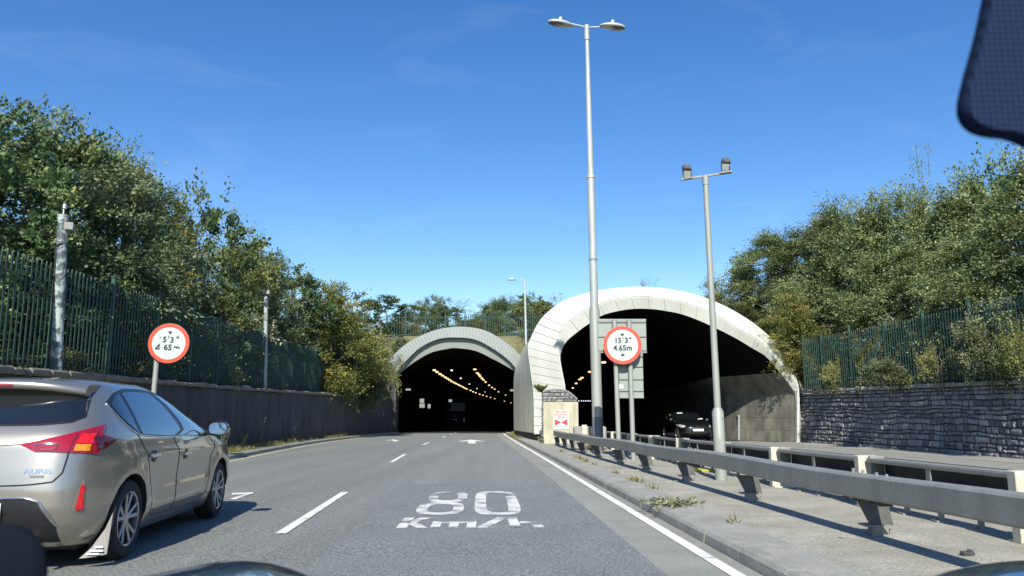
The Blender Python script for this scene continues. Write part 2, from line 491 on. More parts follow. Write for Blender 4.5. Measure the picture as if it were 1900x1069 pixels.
# resurfaced patch
pa = gd(880, 896).y
mark('resurfaced_patch', strip(lambda y: midL(y) + .75 - max(0, (9 - y)) * .05, lambda y: lineR(y) - .502, .004, .004, -6, pa, .5), M['asphalt_patch'])
# painted speed "80 Km/h"
def gpt(u, v, z=.008):
    p = gd(u, v); return Vector((p.x, p.y, gz(p.y) + z))
def ring_mark(cx, cy, rx, ry, wx, wy, n=2.6, N_=40, mb=None):
    def sup(a, r1, r2):
        c, s = math.cos(a), math.sin(a)
        return (cx + math.copysign(abs(c) ** (2 / n), c) * r1, cy + math.copysign(abs(s) ** (2 / n), s) * r2)
    rows = []
    for r1, r2 in ((rx - wx, ry - wy), (rx, ry)):
        rows.append([Vector((*sup(2 * PI * k / N_, r1, r2), 0)) for k in range(N_)])
    mb.grid(rows, True, flip=True)
def place_mark(mb, origin, head, z=.008):
    c, s = math.cos(head), math.sin(head)
    out = []
    for x, y, _ in mb.v:
        X = origin.x + x * c + y * s; Y = origin.y - x * s + y * c
        out.append((X, Y, gz(Y) + z + _))
    mb.v = out; return mb
p8, p0 = gd(765, 957), gd(972, 957)
top8 = gd(860, 913)
Hh = top8.y - p8.y; Ww = (p0.x - p8.x)
mk = MB()
dw = Ww * .45
ring_mark(dw / 2, Hh * .24, dw / 2, Hh * .24, .135, .23, 2.8, mb=mk)
ring_mark(dw / 2 + .035, Hh * .735, dw / 2 * .94, Hh * .26, .13, .23, 2.8, mb=mk)
ring_mark(Ww - dw / 2, Hh * .5, dw / 2, Hh * .5, .15, .24, 4.5, mb=mk)
mark('speed_marking', place_mark(mk, p8, R(-2.2)), M['white_worn'])
mk = MB()
q0, q1 = gd(730, 981), gd(1012, 981); qt = gd(870, 962)
w_, h_ = q1.x - q0.x, qt.y - q0.y
def bar2(x0, y0, x1, y1, t):
    mk.add([(x0 - t / 2, y0, 0), (x0 + t / 2, y0, 0), (x1 + t / 2, y1, 0), (x1 - t / 2, y1, 0)], [(0, 1, 2, 3)])
bar2(.05 * w_, 0, .05 * w_, h_, .11)                      # K
bar2(.17 * w_, h_, .08 * w_, h_ * .5, .12); bar2(.09 * w_, h_ * .5, .19 * w_, 0, .12)
for xx in (.27, .39, .51):                                # m
    bar2(xx * w_, 0, xx * w_, h_ * .56, .10)
mk.add([(.24 * w_, h_ * .42, .0005), (.54 * w_, h_ * .42, .0005), (.54 * w_, h_ * .62, .0005), (.24 * w_, h_ * .62, .0005)], [(0, 1, 2, 3)])
bar2(.58 * w_, 0, .73 * w_, h_ * 1.05, .12)               # /
bar2(.81 * w_, 0, .79 * w_, h_, .11)                      # h
bar2(.96 * w_, 0, .95 * w_, h_ * .42, .11)
mk.add([(.83 * w_, h_ * .40, .0005), (.975 * w_, h_ * .34, .0005), (.95 * w_, h_ * .56, .0005), (.85 * w_, h_ * .58, .0005)], [(0, 1, 2, 3)])
mark('speed_marking', place_mark(mk, q0, R(-1.5)), M['white_worn'])
# lane arrows far ahead
def arrow(u0, v0, u1, v1, w):
    a, b = gd(u0, v0), gd(u1, v1); d = (b - a); L = d.length; d.normalize(); s = Vector((d.y, -d.x, 0))
    mb = MB(); z = lambda p: (p.x, p.y, gz(p.y) + .008)
    hd = a + d * (L * .5)
    mb.add([z(a - s * w), z(a + s * w), z(hd + s * w), z(hd - s * w)], [(0, 1, 2, 3)])
    mb.add([z(hd - s * w * 4.2), z(hd + s * w * 4.2), z(b)], [(0, 1, 2)])
    return mb
mark('arrow_marking', arrow(876, 823.5, 874, 816, .17), M['white_line'])
am = MB(); pts = [gpt(708, 820.5), gpt(716, 818.2), gpt(726, 816.8), gpt(734, 817)]
am.grid([[p + Vector((0, -.5 + .12 * i, 0)), p + Vector((0, .5 - .05 * i, 0))] for i, p in enumerate(pts)])
am.add([gpt(727, 815.4), gpt(741, 818), gpt(730, 819.6)], [(0, 2, 1)])
mark('arrow_marking', am, M['white_line'])
am = MB(); am.add([gpt(430, 916), gpt(470, 914), gpt(470, 917.5), gpt(430, 919)], [(3, 2, 1, 0)])
am.add([gpt(425, 927), gpt(456, 917.4), gpt(466, 917.4), gpt(436, 928)], [(0, 1, 2, 3)])
mark('arrow_marking', am, M['white_worn'])

# ------------------------------------------------------------------ banks and hill
def fbm(x, y, s=1.0):
    return (math.sin(x * .31 * s + 1.3) * math.cos(y * .27 * s) + .5 * math.sin(x * .83 * s + y * .61 * s) + .3 * math.cos(x * 1.7 * s - y * 1.3 * s + .4))
def sstep(a, b, x):
    t = min(max((x - a) / (b - a), 0), 1); return t * t * (3 - 2 * t)
# portal outlines (front view, traced) --------------------------------------
C3L = [(717, 676), (735, 655), (752, 640), (780, 624), (812, 612), (848, 607), (880, 609), (905, 616), (930, 630), (950, 645), (966, 661)]
C2L = [(735.5, 693.6), (752, 672), (781, 645), (815, 629.5), (848, 627), (882, 631), (915, 648), (942.5, 668), (957, 684)]
C1L = [(736, 697), (764, 675), (798, 655), (831, 647.2), (848, 646), (882, 651), (915, 666.5), (940, 680), (957, 690)]
C3R = [(992, 806), (990.5, 736), (984, 682), (980.4, 648), (984, 631), (1000.6, 598), (1024, 574), (1051, 557), (1095, 544), (1142, 536), (1182.5, 533.7), (1226, 536), (1263, 542), (1300, 551), (1350, 572), (1400, 603), (1440, 640), (1468, 680), (1488, 722), (1490, 770), (1490, 822)]
C2R = [(1048, 806), (1047, 722), (1043.5, 700), (1037, 664), (1036, 640), (1041, 614.5), (1054.5, 599), (1075, 584), (1096.6, 572), (1128.6, 559), (1159, 553), (1182.5, 551.5), (1209.5, 552), (1243, 557), (1277, 565), (1317, 579), (1358, 604.5), (1396, 626), (1424, 647), (1447, 672), (1468, 698), (1480, 718), (1481, 770), (1481, 822)]
C1R = [(1049, 806), (1048, 722), (1044.5, 702), (1038.5, 665), (1042, 648), (1051, 633), (1075, 613), (1096.6, 597.7), (1115, 586), (1142, 578), (1176, 573), (1209.5, 573.4), (1236, 577), (1263, 582.5), (1300, 596), (1358, 623.6), (1396, 646), (1422, 662), (1444, 687), (1472.6, 725), (1477, 748), (1477, 822)]
crown = lambda C, Y: sorted([(at(u, v, Y).x, at(u, v, Y).z) for u, v in C if v < 800])
cl = crown(C3L, YL + 1); cr = [(x, z) for x, z in crown(C3R, YR + 1.2) if z > 2.5]
rimL = lambda x: float(np.interp(x, [p[0] for p in cl], [p[1] for p in cl], left=0, right=0))
rimR = lambda x: float(np.interp(x, [p[0] for p in cr], [p[1] for p in cr], left=0, right=0))
def bank_left(x, y):
    d = max(0, (wallL(min(y, 58)) - .45) - x)
    z = 1.72 + min(d, 26) * .17 + .10 * fbm(x, y) * min(d, 1)
    hill = 7.1 * sstep(57, 66, y) + 1.0 * sstep(64, 120, y)
    return max(z, hill - .02 * d)
def bank_right(x, y):
    d = max(0, x - (wallR(min(y, 36)) + .45))
    z = 1.75 + min(d, 26) * .20 + .10 * fbm(x, y) * min(d, 1)
    return max(z, (6.7 * sstep(35, 41, y) + 2.0 * sstep(41, 110, y)) * (1 if y > 35.5 else 0) - .02 * d)
def hill(x, y):
    zl = (rimL(x) - .15) if y > 57.5 else 0
    if -9.6 <= x <= 1.0 and y > 57.5:
        z = max(zl, 7.1 * sstep(57, 65, y), 2.0)
    else:
        z = 0
    if y > 35.5 and x > sideW(min(y, 60)) - .5:
        z = max(z, 1.9 + max(0, rimR(x) - 2.1) * .93)
    z = max(z, (7.1 + 1.2 * sstep(64, 120, y)) if y > 66 else 0)
    return z + .06 * fbm(x, y)
mb = MB(); ys = list(np.arange(-70, 70, 2.0)) + list(np.arange(70, 300, 12.0))
dd = [0, .4, 1, 2, 3.5, 5, 7.5, 10, 14, 20, 30, 50, 100, 240]
mb.grid([[(wallL(min(y, 58)) - .42 - d, y, bank_left(wallL(min(y, 58)) - .42 - d, y)) for d in dd[::-1]] for y in ys])
struct('left_bank', mb, M['soil'], True)
mb = MB()
mb.grid([[(wallR(min(y, 36)) + .42 + d, y, bank_right(wallR(min(y, 36)) + .42 + d, y)) for d in dd] for y in ys])
struct('right_bank', mb, M['soil'], True)
mb = MB(); rows = []
for y in [36.1, 36.6, 37.5, 38.5, 40, 42, 45, 48, 52, 55, 58.2]:
    rows.append([(x, y, hill(x, y)) for x in np.linspace(sideW(y) + .25, 13.6, 30)])
mb.grid(rows)
rows = []
for y in [58.2, 58.8, 59.6, 60.5, 61.5, 63, 64.5, 66, 68, 72, 78, 90, 110, 140, 180, 300]:
    rows.append([(x, y, hill(x, y)) for x in np.linspace(-9.12, 13.6, 48)])
mb.grid(rows)
struct('hilltop', mb, M['drygrass'], True)

# ------------------------------------------------------------------ left retaining wall
t = thing('retaining_wall', (wallL(30), 30, gz(30)), 'long dark sooty retaining wall under the left fence, running to the left tunnel', 'wall')
mb = MB(); rows = []
for y in np.arange(-14, 58.3, 1.0):
    x = wallL(y); g_ = gz(y)
    rows.append([(x, y, g_ - .1), (x - .03, y, g_ + 1.0), (x - .06, y, 1.70 + .02 * fbm(3, y, 3)), (x - .5, y, 1.72), (x - .5, y, g_ - .1)])
mb.grid(rows, flip=False)
obj('wall_face', mb, M['darkwall'], t)
mb = MB(); y = -14.0; rnd = random.Random(5)
while y < 46:
    L = rnd.uniform(.5, .9); h = rnd.uniform(.10, .16)
    x = wallL(y + L / 2)
    dx = wallL(y + L) - wallL(y)
    mb.bar((x - .22 + rnd.uniform(-.02, .02), y + .01, 1.72 + h / 2 - .01), (x - .22 + dx, y + L - .01, 1.72 + h / 2 - .01 + rnd.uniform(-.01, .01)), .52, h, bev=.04)
    y += L
obj('coping', mb, M['coping'], t)

# ------------------------------------------------------------------ right stone wall
m, nt, b = nodes('rubble stone'); L_ = nt.links.new
at_ = N(nt, 'ShaderNodeAttribute', attribute_name='tint')
tc = N(nt, 'ShaderNodeTexCoord'); nz = N(nt, 'ShaderNodeTexNoise', Scale=9.0, Detail=6.0, Roughness=.7)
L_(tc.outputs['Object'], nz.inputs['Vector'])
rp = N(nt, 'ShaderNodeValToRGB'); rp.color_ramp.elements[0].color = (.075, .078, .085, 1); rp.color_ramp.elements[1].color = (.35, .345, .33, 1)
ad = N(nt, 'ShaderNodeMath', operation='ADD'); mu = N(nt, 'ShaderNodeMath', operation='MULTIPLY'); mu.inputs[1].default_value = .80
mu2 = N(nt, 'ShaderNodeMath', operation='MULTIPLY'); mu2.inputs[1].default_value = .40
L_(at_.outputs['Fac'], mu.inputs[0]); L_(nz.outputs['Fac'], mu2.inputs[0]); L_(mu.outputs[0], ad.inputs[0]); L_(mu2.outputs[0], ad.inputs[1])
L_(ad.outputs[0], rp.inputs[0]); L_(rp.outputs[0], b.inputs['Base Color']); b.inputs['Roughness'].default_value = .9
nb = N(nt, 'ShaderNodeTexNoise', Scale=22.0, Detail=5.0); L_(tc.outputs['Object'], nb.inputs['Vector'])
bp = N(nt, 'ShaderNodeBump', Strength=1.0, Distance=.06); L_(nb.outputs['Fac'], bp.inputs['Height']); L_(bp.outputs[0], b.inputs['Normal'])
M['stone'] = m
M['mortar'] = pm('dark mortar', (.035, .035, .036), .95, var=.3, vs=5)

def rubble(mb, P, Lw, Hw, rnd, hmin=.12, hmax=.22, wmin=.14, wmax=.42, out=.05, gx_=.012, gh=.012):
    """rows of uneven stones over a wall patch; P(s, h, o) gives the point"""
    tints = []
    h = 0.0
    while h < Hw - .04:
        rh = min(rnd.uniform(hmin, hmax), Hw - h)
        s = -rnd.uniform(0, .2)
        while s < Lw:
            w = rnd.uniform(wmin, wmax) if rnd.random() > .25 else rnd.uniform(wmin, wmin * 1.6)
            a, b_ = max(s, 0) + gx_, min(s + w, Lw) - gx_
            if b_ - a > .05:
                sub = [(h, h + rh)] if rnd.random() > .35 or rh < .24 else [(h, h + rh * .5), (h + rh * .5, h + rh)]
                for h0, h1 in sub:
                    j = lambda k: rnd.uniform(-k, k)
                    e = min(.045, (h1 - h0) * .22); o = rnd.uniform(.4, 1.2) * out
                    lo, hi = h0 + gh, h1 - gh
                    ring0 = [(a + j(.015), lo + j(.012)), (b_ + j(.015), lo + j(.012)), (b_ + j(.02), hi + j(.012)), (a + j(.02), hi + j(.012))]
                    ring1 = [(a + e + j(.012), lo + e + j(.01)), (b_ - e + j(.012), lo + e + j(.01)), (b_ - e + j(.012), hi - e + j(.01)), (a + e + j(.012), hi - e + j(.01))]
                    vs = [P(x, z, 0) for x, z in ring0] + [P(x, z, o + j(.014)) for x, z in ring1] + [P((a + b_) / 2, (lo + hi) / 2, o * 1.25)]
                    fs = [(i, (i + 1) % 4, 4 + (i + 1) % 4, 4 + i) for i in range(4)] + [(4 + i, 4 + (i + 1) % 4, 8) for i in range(4)]
                    mb.add(vs, fs); tints += [rnd.random()] * 8
            s += w
        h += rh
    return tints
def set_tint(o, tints):
    a = o.data.attributes.new('tint', 'FLOAT', 'FACE'); a.data.foreach_set('value', tints)

t = thing('stone_wall', (wallR(25), 25, gz(25)), 'rough grey rubble stone wall beside the far road, right of the white tunnel arch', 'wall')
y0w, y1w = -4.0, 35.6
mb = MB(); rows = []
for y in np.arange(y0w, y1w + .01, 1.1):
    x = wallR(y); rows.append([(x + .5, y, gz(y) - .1), (x + .5, y, 1.72), (x, y, 1.70), (x - .0, y, gz(y) - .1)])
mb.grid(rows, flip=False); obj('core', mb, M['mortar'], t)
mb = MB(); rnd = random.Random(11)
H = 2.35
def PW(s, h, o):
    y = y1w - s; x = wallR(y)
    z0 = gz(y); w = min(h, H - h) / H
    h = h + w * (.07 * math.sin(s * .7) + .06 * math.sin(s * 1.9 + h * 3.1) + .05 * math.sin(s * 5.1 + h * 6))
    return Vector((x - o, y, z0 + h * (1.72 - z0) / H))
tn = rubble(mb, PW, y1w - y0w, H, rnd, .13, .26, .18, .52, .045, .024, .017)
o = obj('stone_face', mb, M['stone'], t); set_tint(o, tn)
mb = MB(); y = y0w; rnd = random.Random(9); tn = []
while y < y1w:
    L = rnd.uniform(.45, .85); x = wallR(y); h = rnd.uniform(.10, .15)
    n0 = len(mb.f)
    mb.bar((x + .2, y + .012, 1.73 + h / 2), (x + .2 - .013, y + L - .012, 1.73 + h / 2 + rnd.uniform(-.008, .008)), .56, h, bev=.045)
    tn += [rnd.uniform(.5, 1)] * (len(mb.f) - n0); y += L
obj('coping', mb, pm('pale stone coping', (.27, .265, .23), .9, var=.3, vs=5, bump=.8, bs=30, fine=.25, fs=30), t)

# ------------------------------------------------------------------ tunnels
def band(A, B, n, depth, gap, mb, cap=0):
    """n separate panels between two curves, raised by `depth` off their backing"""
    a, b = resample(A, n * 3 + 1), resample(B, n * 3 + 1)
    for i in range(n):
        ra, rb = [a[i * 3 + k] for k in range(4)], [b[i * 3 + k] for k in range(4)]
        def sh(r):
            r = r[:]
            d0 = (r[1] - r[0]).normalized(); d1 = (r[-1] - r[-2]).normalized()
            r[0] = r[0] + d0 * gap; r[-1] = r[-1] - d1 * gap; return r
        ra, rb = sh(ra), sh(rb)
        ce = ((rb[1] - ra[1])).normalized() * gap
        ra = [p + ce for p in ra]; rb = [p - ce for p in rb]
        nn = (ra[2] - ra[1]).cross(rb[1] - ra[1]).normalized()
        if nn.y > 0: nn = -nn
        top = [p + nn * depth for p in ra], [p + nn * depth for p in rb]
        mb.grid([top[0], top[1]])
        mb.grid([ra, top[0]]); mb.grid([top[1], rb])
        mb.grid([[ra[0], rb[0]], [top[0][0], top[1][0]]]); mb.grid([[top[0][-1], top[1][-1]], [ra[-1], rb[-1]]])

# left tunnel
tl = thing('tunnel', (-4.2, YL, gz(YL)), 'left road tunnel with a low grey arch over its dark mouth', 'tunnel')
c3 = catmull([at(u, v, YL + .9) for u, v in C3L], 6); c2 = catmull([at(u, v, YL) for u, v in C2L], 6)
# bring the outer band's ends down to the inner one's
mb = MB(); band(c2, c3, 46, .04, .008, mb); obj('outer_band', mb, M['portal_grey'], tl)
mb = MB(); mb.grid([resample(c2, 80), resample(c3, 80)]); n_ = len(c2)
c2r = resample(c2, 80); mb.grid([[p + Vector((0, .35, .0)) for p in c2r], c2r]); obj('joint_backing', mb, M['seam'], tl)
c2b = [at(u, v + 1.5, YL + .35) for u, v in C2L]; c1 = [at(u, v, YL + .5) for u, v in C1L]
mb = MB(); i2, i1 = resample(catmull(c2b, 6), 80), resample(catmull(c1, 6), 80)
mb.grid([i1, i2]); mb.grid([[p + Vector((0, .5, .02)) for p in i1], i1]); obj('inner_band', mb, M['portal_grey'], tl)
mb = MB(); c3r = resample(c3, 60); mb.grid([c3r, [p + Vector((0, 2.2, -.1)) for p in c3r]]); obj('outer_skin', mb, M['portal_grey'], tl)
# lining swept along the bore
def bore(base, path, n=70):
    rows = []
    for (dx, y, dz) in path:
        rows.append([Vector((p.x + dx, y, p.z + dz)) for p in base])
    return rows
prof = [at(737, 803, YL + .9)] + [Vector((at(737, 700, YL + .9).x - .1, YL + .9, z)) for z in (0.5, 2.0)] + [p + Vector((0, .5, .05)) for p in resample(catmull(c1, 6), 40)] + [Vector((at(957, 700, YL + .9).x + .1, YL + .9, z)) for z in (2.0, 0.5)] + [at(957, 803, YL + .9)]
prof[0].z = prof[-1].z = gz(YL) - .15
path = [(0, YL + .9, 0)] + [(lineR(y) - lineR(58) , y, gz(y) - gz(58)) for y in range(60, 236, 4)]
mb = MB(); mb.grid(bore(prof, path)); 
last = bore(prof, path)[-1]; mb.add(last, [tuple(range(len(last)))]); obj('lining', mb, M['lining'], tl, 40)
# jambs at the mouth
mb = MB()
xl = at(737, 740, YL + .2).x
mb.box((xl - .3, YL + .55, 1.2 + gz(YL) / 2), (.5, 1.3, 4.0)); 
obj('jamb', mb, M['darkwall'], tl)

# right tunnel
tr = thing('tunnel', (7, YR, gz(YR)), 'right road tunnel with a tall white panelled arch and cream flank', 'tunnel')
c3 = catmull([at(u, v, YR + 1.0) for u, v in C3R], 5); c2 = catmull([at(u, v, YR) for u, v in C2R], 5); c1 = catmull([at(u, v, YR + .22) for u, v in C1R], 5)
n3 = 40
def split_low(C):                 # index where the leg becomes the arch
    return C
mb = MB(); band(c2, c3, 56, .05, .009, mb); obj('outer_band', mb, M['portal_white'], tr)
mb = MB(); band(c1, c2, 26, .04, .009, mb); obj('inner_band', mb, M['portal_white'], tr)
mb = MB(); a_, b_, d_ = resample(c1, 120), resample(c2, 120), resample(c3, 120)
mb.grid([a_, b_]); mb.grid([b_, d_]); obj('joint_backing', mb, pm('pale panel joint', (.46, .47, .41), .8), tr)
mb = MB(); mb.grid([d_, [p + Vector((-.02, .35, 0)) for p in d_]]);
dd_ = [p + Vector((0, .35, 0)) for p in d_ if p.z > 3.6]
mb.grid([dd_, [p + Vector((0, 2.6, -.1)) for p in dd_]]); obj('outer_skin', mb, M['portal_white'], tr)
# flank beside the left road
A = [(992, 803), (990.5, 736), (984, 682), (980.4, 648), (984, 631)]
B = [(953.5, 794), (952.8, 736), (954, 695), (962, 668), (974, 641)]
ca = resample(catmull([at(u, v, YR + 1.02) for u, v in A], 5), 24); cb = resample(catmull([at(u, v, 45) for u, v in B], 5), 24)
cc = [Vector((p.x * 57.4 / 45 + .06 + .10 * max(0, p.z - 2.2), 57.4, p.z - .1)) for p in cb]
for C in (ca, cb, cc):
    C[0].z = gz(C[0].y) + .42
mb = MB(); mb.grid([ca, [p.lerp(q, .5) for p, q in zip(ca, cb)], cb, cc]); 
top = [ca[-1], cb[-1], cc[-1]]
mb.grid([top, [p + Vector((2.2, .3, 2.0)) for p in top]])
obj('flank', mb, M['portal_cream'], tr, 40)
mb = MB(); lo = [ca[0], cb[0], cc[0]]
mb.grid([[Vector((p.x + .06, p.y, gz(p.y) - .1)) for p in lo], [Vector((p.x + .06, p.y, p.z + .02)) for p in lo]]); mb.grid([[Vector((p.x - .01, p.y, p.z)) for p in lo], [Vector((p.x + .3, p.y, p.z)) for p in lo]])
obj('plinth_band', mb, M['darkwall'], tr)
prof = [p + Vector((0, .02, 0)) for p in resample(c1, 90)]
prof = [Vector((p.x, YR + .24, p.z)) for p in prof]; prof[0].z = prof[-1].z = gz(YR) - .15
up_, low_ = [p for p in prof], None
path = [(0, YR + .24, 0)] + [((y - YR) * .03, y, gz(y) - gz(YR)) for y in [35.8, 36.6, 37.6, 38.6, 39.8, 41] + list(range(43, 110, 3))]
iw = [i for i, p in enumerate(prof) if p.x > 8 and p.z < 2.75]
rows = bore(prof, path)
for r in rows:                       # the mouth is flared on the right, narrowing over its first metres
    k = min(max((r[0].y - YR - .24) / 4.6, 0), 1)
    for i, p in enumerate(r):
        p.x -= 2.15 * k * min(max((p.x - 7) / 5.0, 0), 1)
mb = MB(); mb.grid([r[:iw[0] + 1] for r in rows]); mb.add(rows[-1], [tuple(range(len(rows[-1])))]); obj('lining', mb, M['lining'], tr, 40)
# right inner side wall of concrete blocks
mb = MB()
mb.grid([r[iw[0]:] for r in rows]); mb.f = mb.f
blk = pm('stained concrete blocks', (.20, .196, .156), .85, var=.35, vs=1.6, fine=.15, fs=20, bump=.3, bs=25, streak=(1, 1, .45), col2=(.085, .083, .068))
nt = blk.node_tree; bn = nt.nodes['Principled BSDF']; src = bn.inputs['Base Color'].links[0].from_socket
br = N(nt, 'ShaderNodeTexBrick', Scale=1.0); br.inputs['Color1'].default_value = (1, 1, 1, 1); br.inputs['Color2'].default_value = (.82, .82, .82, 1); br.inputs['Mortar'].default_value = (.55, .55, .52, 1)
br.inputs['Mortar Size'].default_value = .012; br.inputs['Brick Width'].default_value = 1.2; br.inputs['Row Height'].default_value = .55
tcb = N(nt, 'ShaderNodeTexCoord'); sx = N(nt, 'ShaderNodeSeparateXYZ'); cx_ = N(nt, 'ShaderNodeCombineXYZ')
nt.links.new(tcb.outputs['Object'], sx.inputs[0]); nt.links.new(sx.outputs['Y'], cx_.inputs['X']); nt.links.new(sx.outputs['Z'], cx_.inputs['Y']); nt.links.new(cx_.outputs[0], br.inputs['Vector'])
mm = N(nt, 'ShaderNodeMix', data_type='RGBA', blend_type='MULTIPLY'); mm.inputs['Factor'].default_value = 1
nt.links.new(src, mm.inputs['A']); nt.links.new(br.outputs['Color'], mm.inputs['B']); nt.links.new(mm.outputs['Result'], bn.inputs['Base Color'])
o = obj('side_wall', mb, blk, tr, 40)

# tunnel lamps: rows of small amber battens under the ceiling
def lamp_at(u, v, y, w, m, label, grp, k=[0]):
    if y > 58: w *= (58 + (y - 58) * .45) / y; y = 58 + (y - 58) * .45
    p = at(u, v, y); w *= .72; mb = MB(); mb.box((0, 0, 0), (w, .36, .10), bev=.03)
    mb.v = [tuple(Vector(q) + p) for q in mb.v]
    tag(obj('tunnel_lamp', mb, m, None, loc=p), label, 'lamp', grp)
left_row = resample([Vector((806, 687, 64)), Vector((830, 701, 76)), Vector((865, 722, 106)), Vector((890, 732.5, 132)), Vector((920, 741, 165)), Vector((951, 748, 205))], 34)
left_row = [(806, 687, 62), (811, 690.4, 64), (816.5, 694, 66.5), (821, 697, 69), (826, 700, 72), (830, 702.5, 75), (834, 705, 78), (838, 707.8, 81), (842.5, 710, 85), (846.5, 712, 89), (850.5, 714, 93), (854.5, 716, 97), (858.5, 718, 102), (862, 720, 107), (866, 722, 112), (873, 724.5, 118), (878, 727, 124), (883, 729, 130), (890, 731.5, 137), (896, 733.5, 144), (903, 735.5, 152), (910, 737.5, 160), (918, 740, 170), (936, 744.5, 190), (948, 747.5, 205)]
for u, v, y in left_row:
    lamp_at(u, v, y, .34, M['lamp'], 'amber lamp in the long left ceiling row of the left tunnel', 'lamps of the left ceiling row')
for u, v, y in [(881, 685.5, 64), (886, 692.5, 70), (889, 695.5, 74), (891, 698.5, 78), (894, 702, 83), (897, 705, 88), (901, 709, 95), (907.5, 715, 106), (913, 719, 115), (918, 722, 123), (925, 727, 136), (938, 733, 160)]:
    lamp_at(u, v, y, .34, M['lamp'], 'amber lamp in the shorter right ceiling row of the left tunnel', 'lamps of the right ceiling row')
for u, v, y in [(838, 687.2, 66), (855, 702, 88), (871, 712.7, 115), (885, 721, 140), (900, 727.5, 165)]:
    lamp_at(u, v, y, .25, M['lamp_w'], 'dim lamp in the middle ceiling row of the left tunnel', 'lamps of the middle ceiling row')
for u, v, y in [(1120, 672.5, 45), (1094.5, 690, 56), (1080, 701, 66), (1076, 704, 70), (1069, 711.5, 82), (1063, 720, 98)]:
    lamp_at(u, v, y, .34, M['lamp'], 'amber ceiling lamp inside the right tunnel', 'lamps of the right tunnel')
for u in (1074, 1079, 1083, 1087, 1091, 1095):
    lamp_at(u, 744, 104, .14, M['lamp_w'], 'small white lamp in the low row deep inside the right tunnel', 'low lamps of the right tunnel')
# small wall signs inside the left tunnel
wl = at(736, 745, YL + 6).x
def wall_sign(u0, u1, v0, v1, y, label, m):
    a, b = at(u0, v0, y), at(u1, v1, y); mb = MB()
    mb.box((a + b) / 2, (abs(b.x - a.x), .04, abs(a.z - b.z)), bev=.01)
    r = thing('wall_sign', (a + b) / 2, label, 'sign'); obj('sign_face', mb, m, r)
    arm = MB(); arm.bar(((a.x + b.x) / 2, y + .03, (a.z + b.z) / 2), ((a.x + b.x) / 2 - .3, y + .4, (a.z + b.z) / 2), .05, .05); obj('arm', arm, M['trim'], r)
gs = pm('dim white sign', (.20, .21, .20), .5)
wall_sign(779, 787, 740, 748, YL + 2.6, 'upper pale sign on the left wall inside the left tunnel', gs)
wall_sign(778.5, 788, 749, 757, YL + 2.62, 'lower pale sign on the left wall inside the left tunnel', gs)
wall_sign(793.5, 799, 750, 758, YL + 4, 'narrow pale sign deeper on the left wall of the left tunnel', gs)
wall_sign(753, 762, 721, 725, YL + 1.2, 'small pale plate on the left jamb of the left tunnel mouth', gs)
wall_sign(946.5, 953, 722.5, 726.5, YL + 1.2, 'small white plate on the right side of the left tunnel mouth', gs)
# ------------------------------------------------------------------ fences
def palisade(name, label, line, yb, H, m, pitch=.155, post_w=.10, cat='fence', n_panel=None, zb=None, thick=.016):
    """posts at the points of `line` (x, y, z base); a panel of pales between neighbours"""
    t = thing(name, line[len(line) // 2], label, cat)
    for i, p in enumerate(line):
        p = Vector(p); mb = MB()
        a = line[max(i - 1, 0)]; b = line[min(i + 1, len(line) - 1)]
        d = (Vector(b) - Vector(a)); d.z = 0; d.normalize(); nrm = Vector((d.y, -d.x, 0))
        Mx = Matrix((d, nrm, Vector((0, 0, 1)))).transposed()
        mb.box(p + Vector((0, 0, (H + .10) / 2)), (post_w * .7, post_w * .9, H + .10), Mx, bev=.01)
        mb.box(p + Vector((0, 0, H + .13)), (post_w, post_w * 1.15, .05), Mx, bev=.02)
        obj('post', mb, M['green_pale'], t)
    for p, q in zip(line, line[1:]):
        p, q = Vector(p), Vector(q); d = q - p; L = d.length; dn = d.normalized(); h = Vector((dn.x, dn.y, 0)).normalized(); nrm = Vector((h.y, -h.x, 0))
        if nrm.x * (-1 if p.x > 0 else 1) < 0: nrm = -nrm
        mb = MB()
        for zz in (.28, H - .30):
            mb.bar(p + nrm * -.02 + Vector((0, 0, zz)), q + nrm * -.02 + Vector((0, 0, zz)), .04, .05)
        n = int(L / pitch)
        for k in range(n):
            s = p + d * ((k + .5) / n) + nrm * .012
            w = .027; e = random.uniform(-.004, .004)
            cs = [(-w, 0), (-w * .45, .02), (w * .45, .02), (w, 0)]
            rows = []
            for z, f in ((.08, 1), (H - .13, 1), (H - .02, .25)):
                rows.append([s + h * (cx_2 * f + e) + nrm * cy_2 + Vector((0, 0, z)) for cx_2, cy_2 in cs])
            mb.grid(rows)
        obj('panel', mb, m, t)
    return t
lf = []
for y in [8.2, 10.7, 13.2, 15.75, 18.2, 20.75, 23.2, 25.6, 28, 30.5, 33, 35.5, 38, 40.3]:
    x = -9.6 - .0315 * (y - 18.2)
    lf.append((x, y, 1.80))
lf.append((-10.35, 42.4, 1.80)); lf.append((-11.6, 44.2, 1.80))
palisade('palisade_fence', 'long dark green steel palisade fence on top of the left retaining wall', lf, 0, 2.28, M['green'])
rf = []
for u in (1490, 1524, 1577):
    y = {1490: 34.2, 1524: 32.6, 1577: 30.2}[u]; rf.append(((u - 950) / F * y, y, 1.82))
for u, y in ((1642, 27.6), (1716, 25.1), (1804, 22.5), (1912, 20.0), (2050, 17.5), (2200, 15.2)):
    rf.append(((u - 950) / F * y, y, 1.82))
for y in (12.7, 10.2):
    rf.append((rf[-1][0] + .03, y, 1.82))
palisade('palisade_fence', 'dark green steel palisade fence on top of the right stone wall', rf, 0, 2.28, M['green'])
hf = []
for u in (716, 752, 789, 826, 863, 900, 937, 974, 1011):
    p = at(u, 621, 66.5); hf.append((p.x, p.y, hill(p.x, 66.5) - .05))
palisade('hilltop_fence', 'green palisade fence along the hilltop above the left tunnel', hf, 0, 2.1, M['green'], pitch=.19, thick=.03)

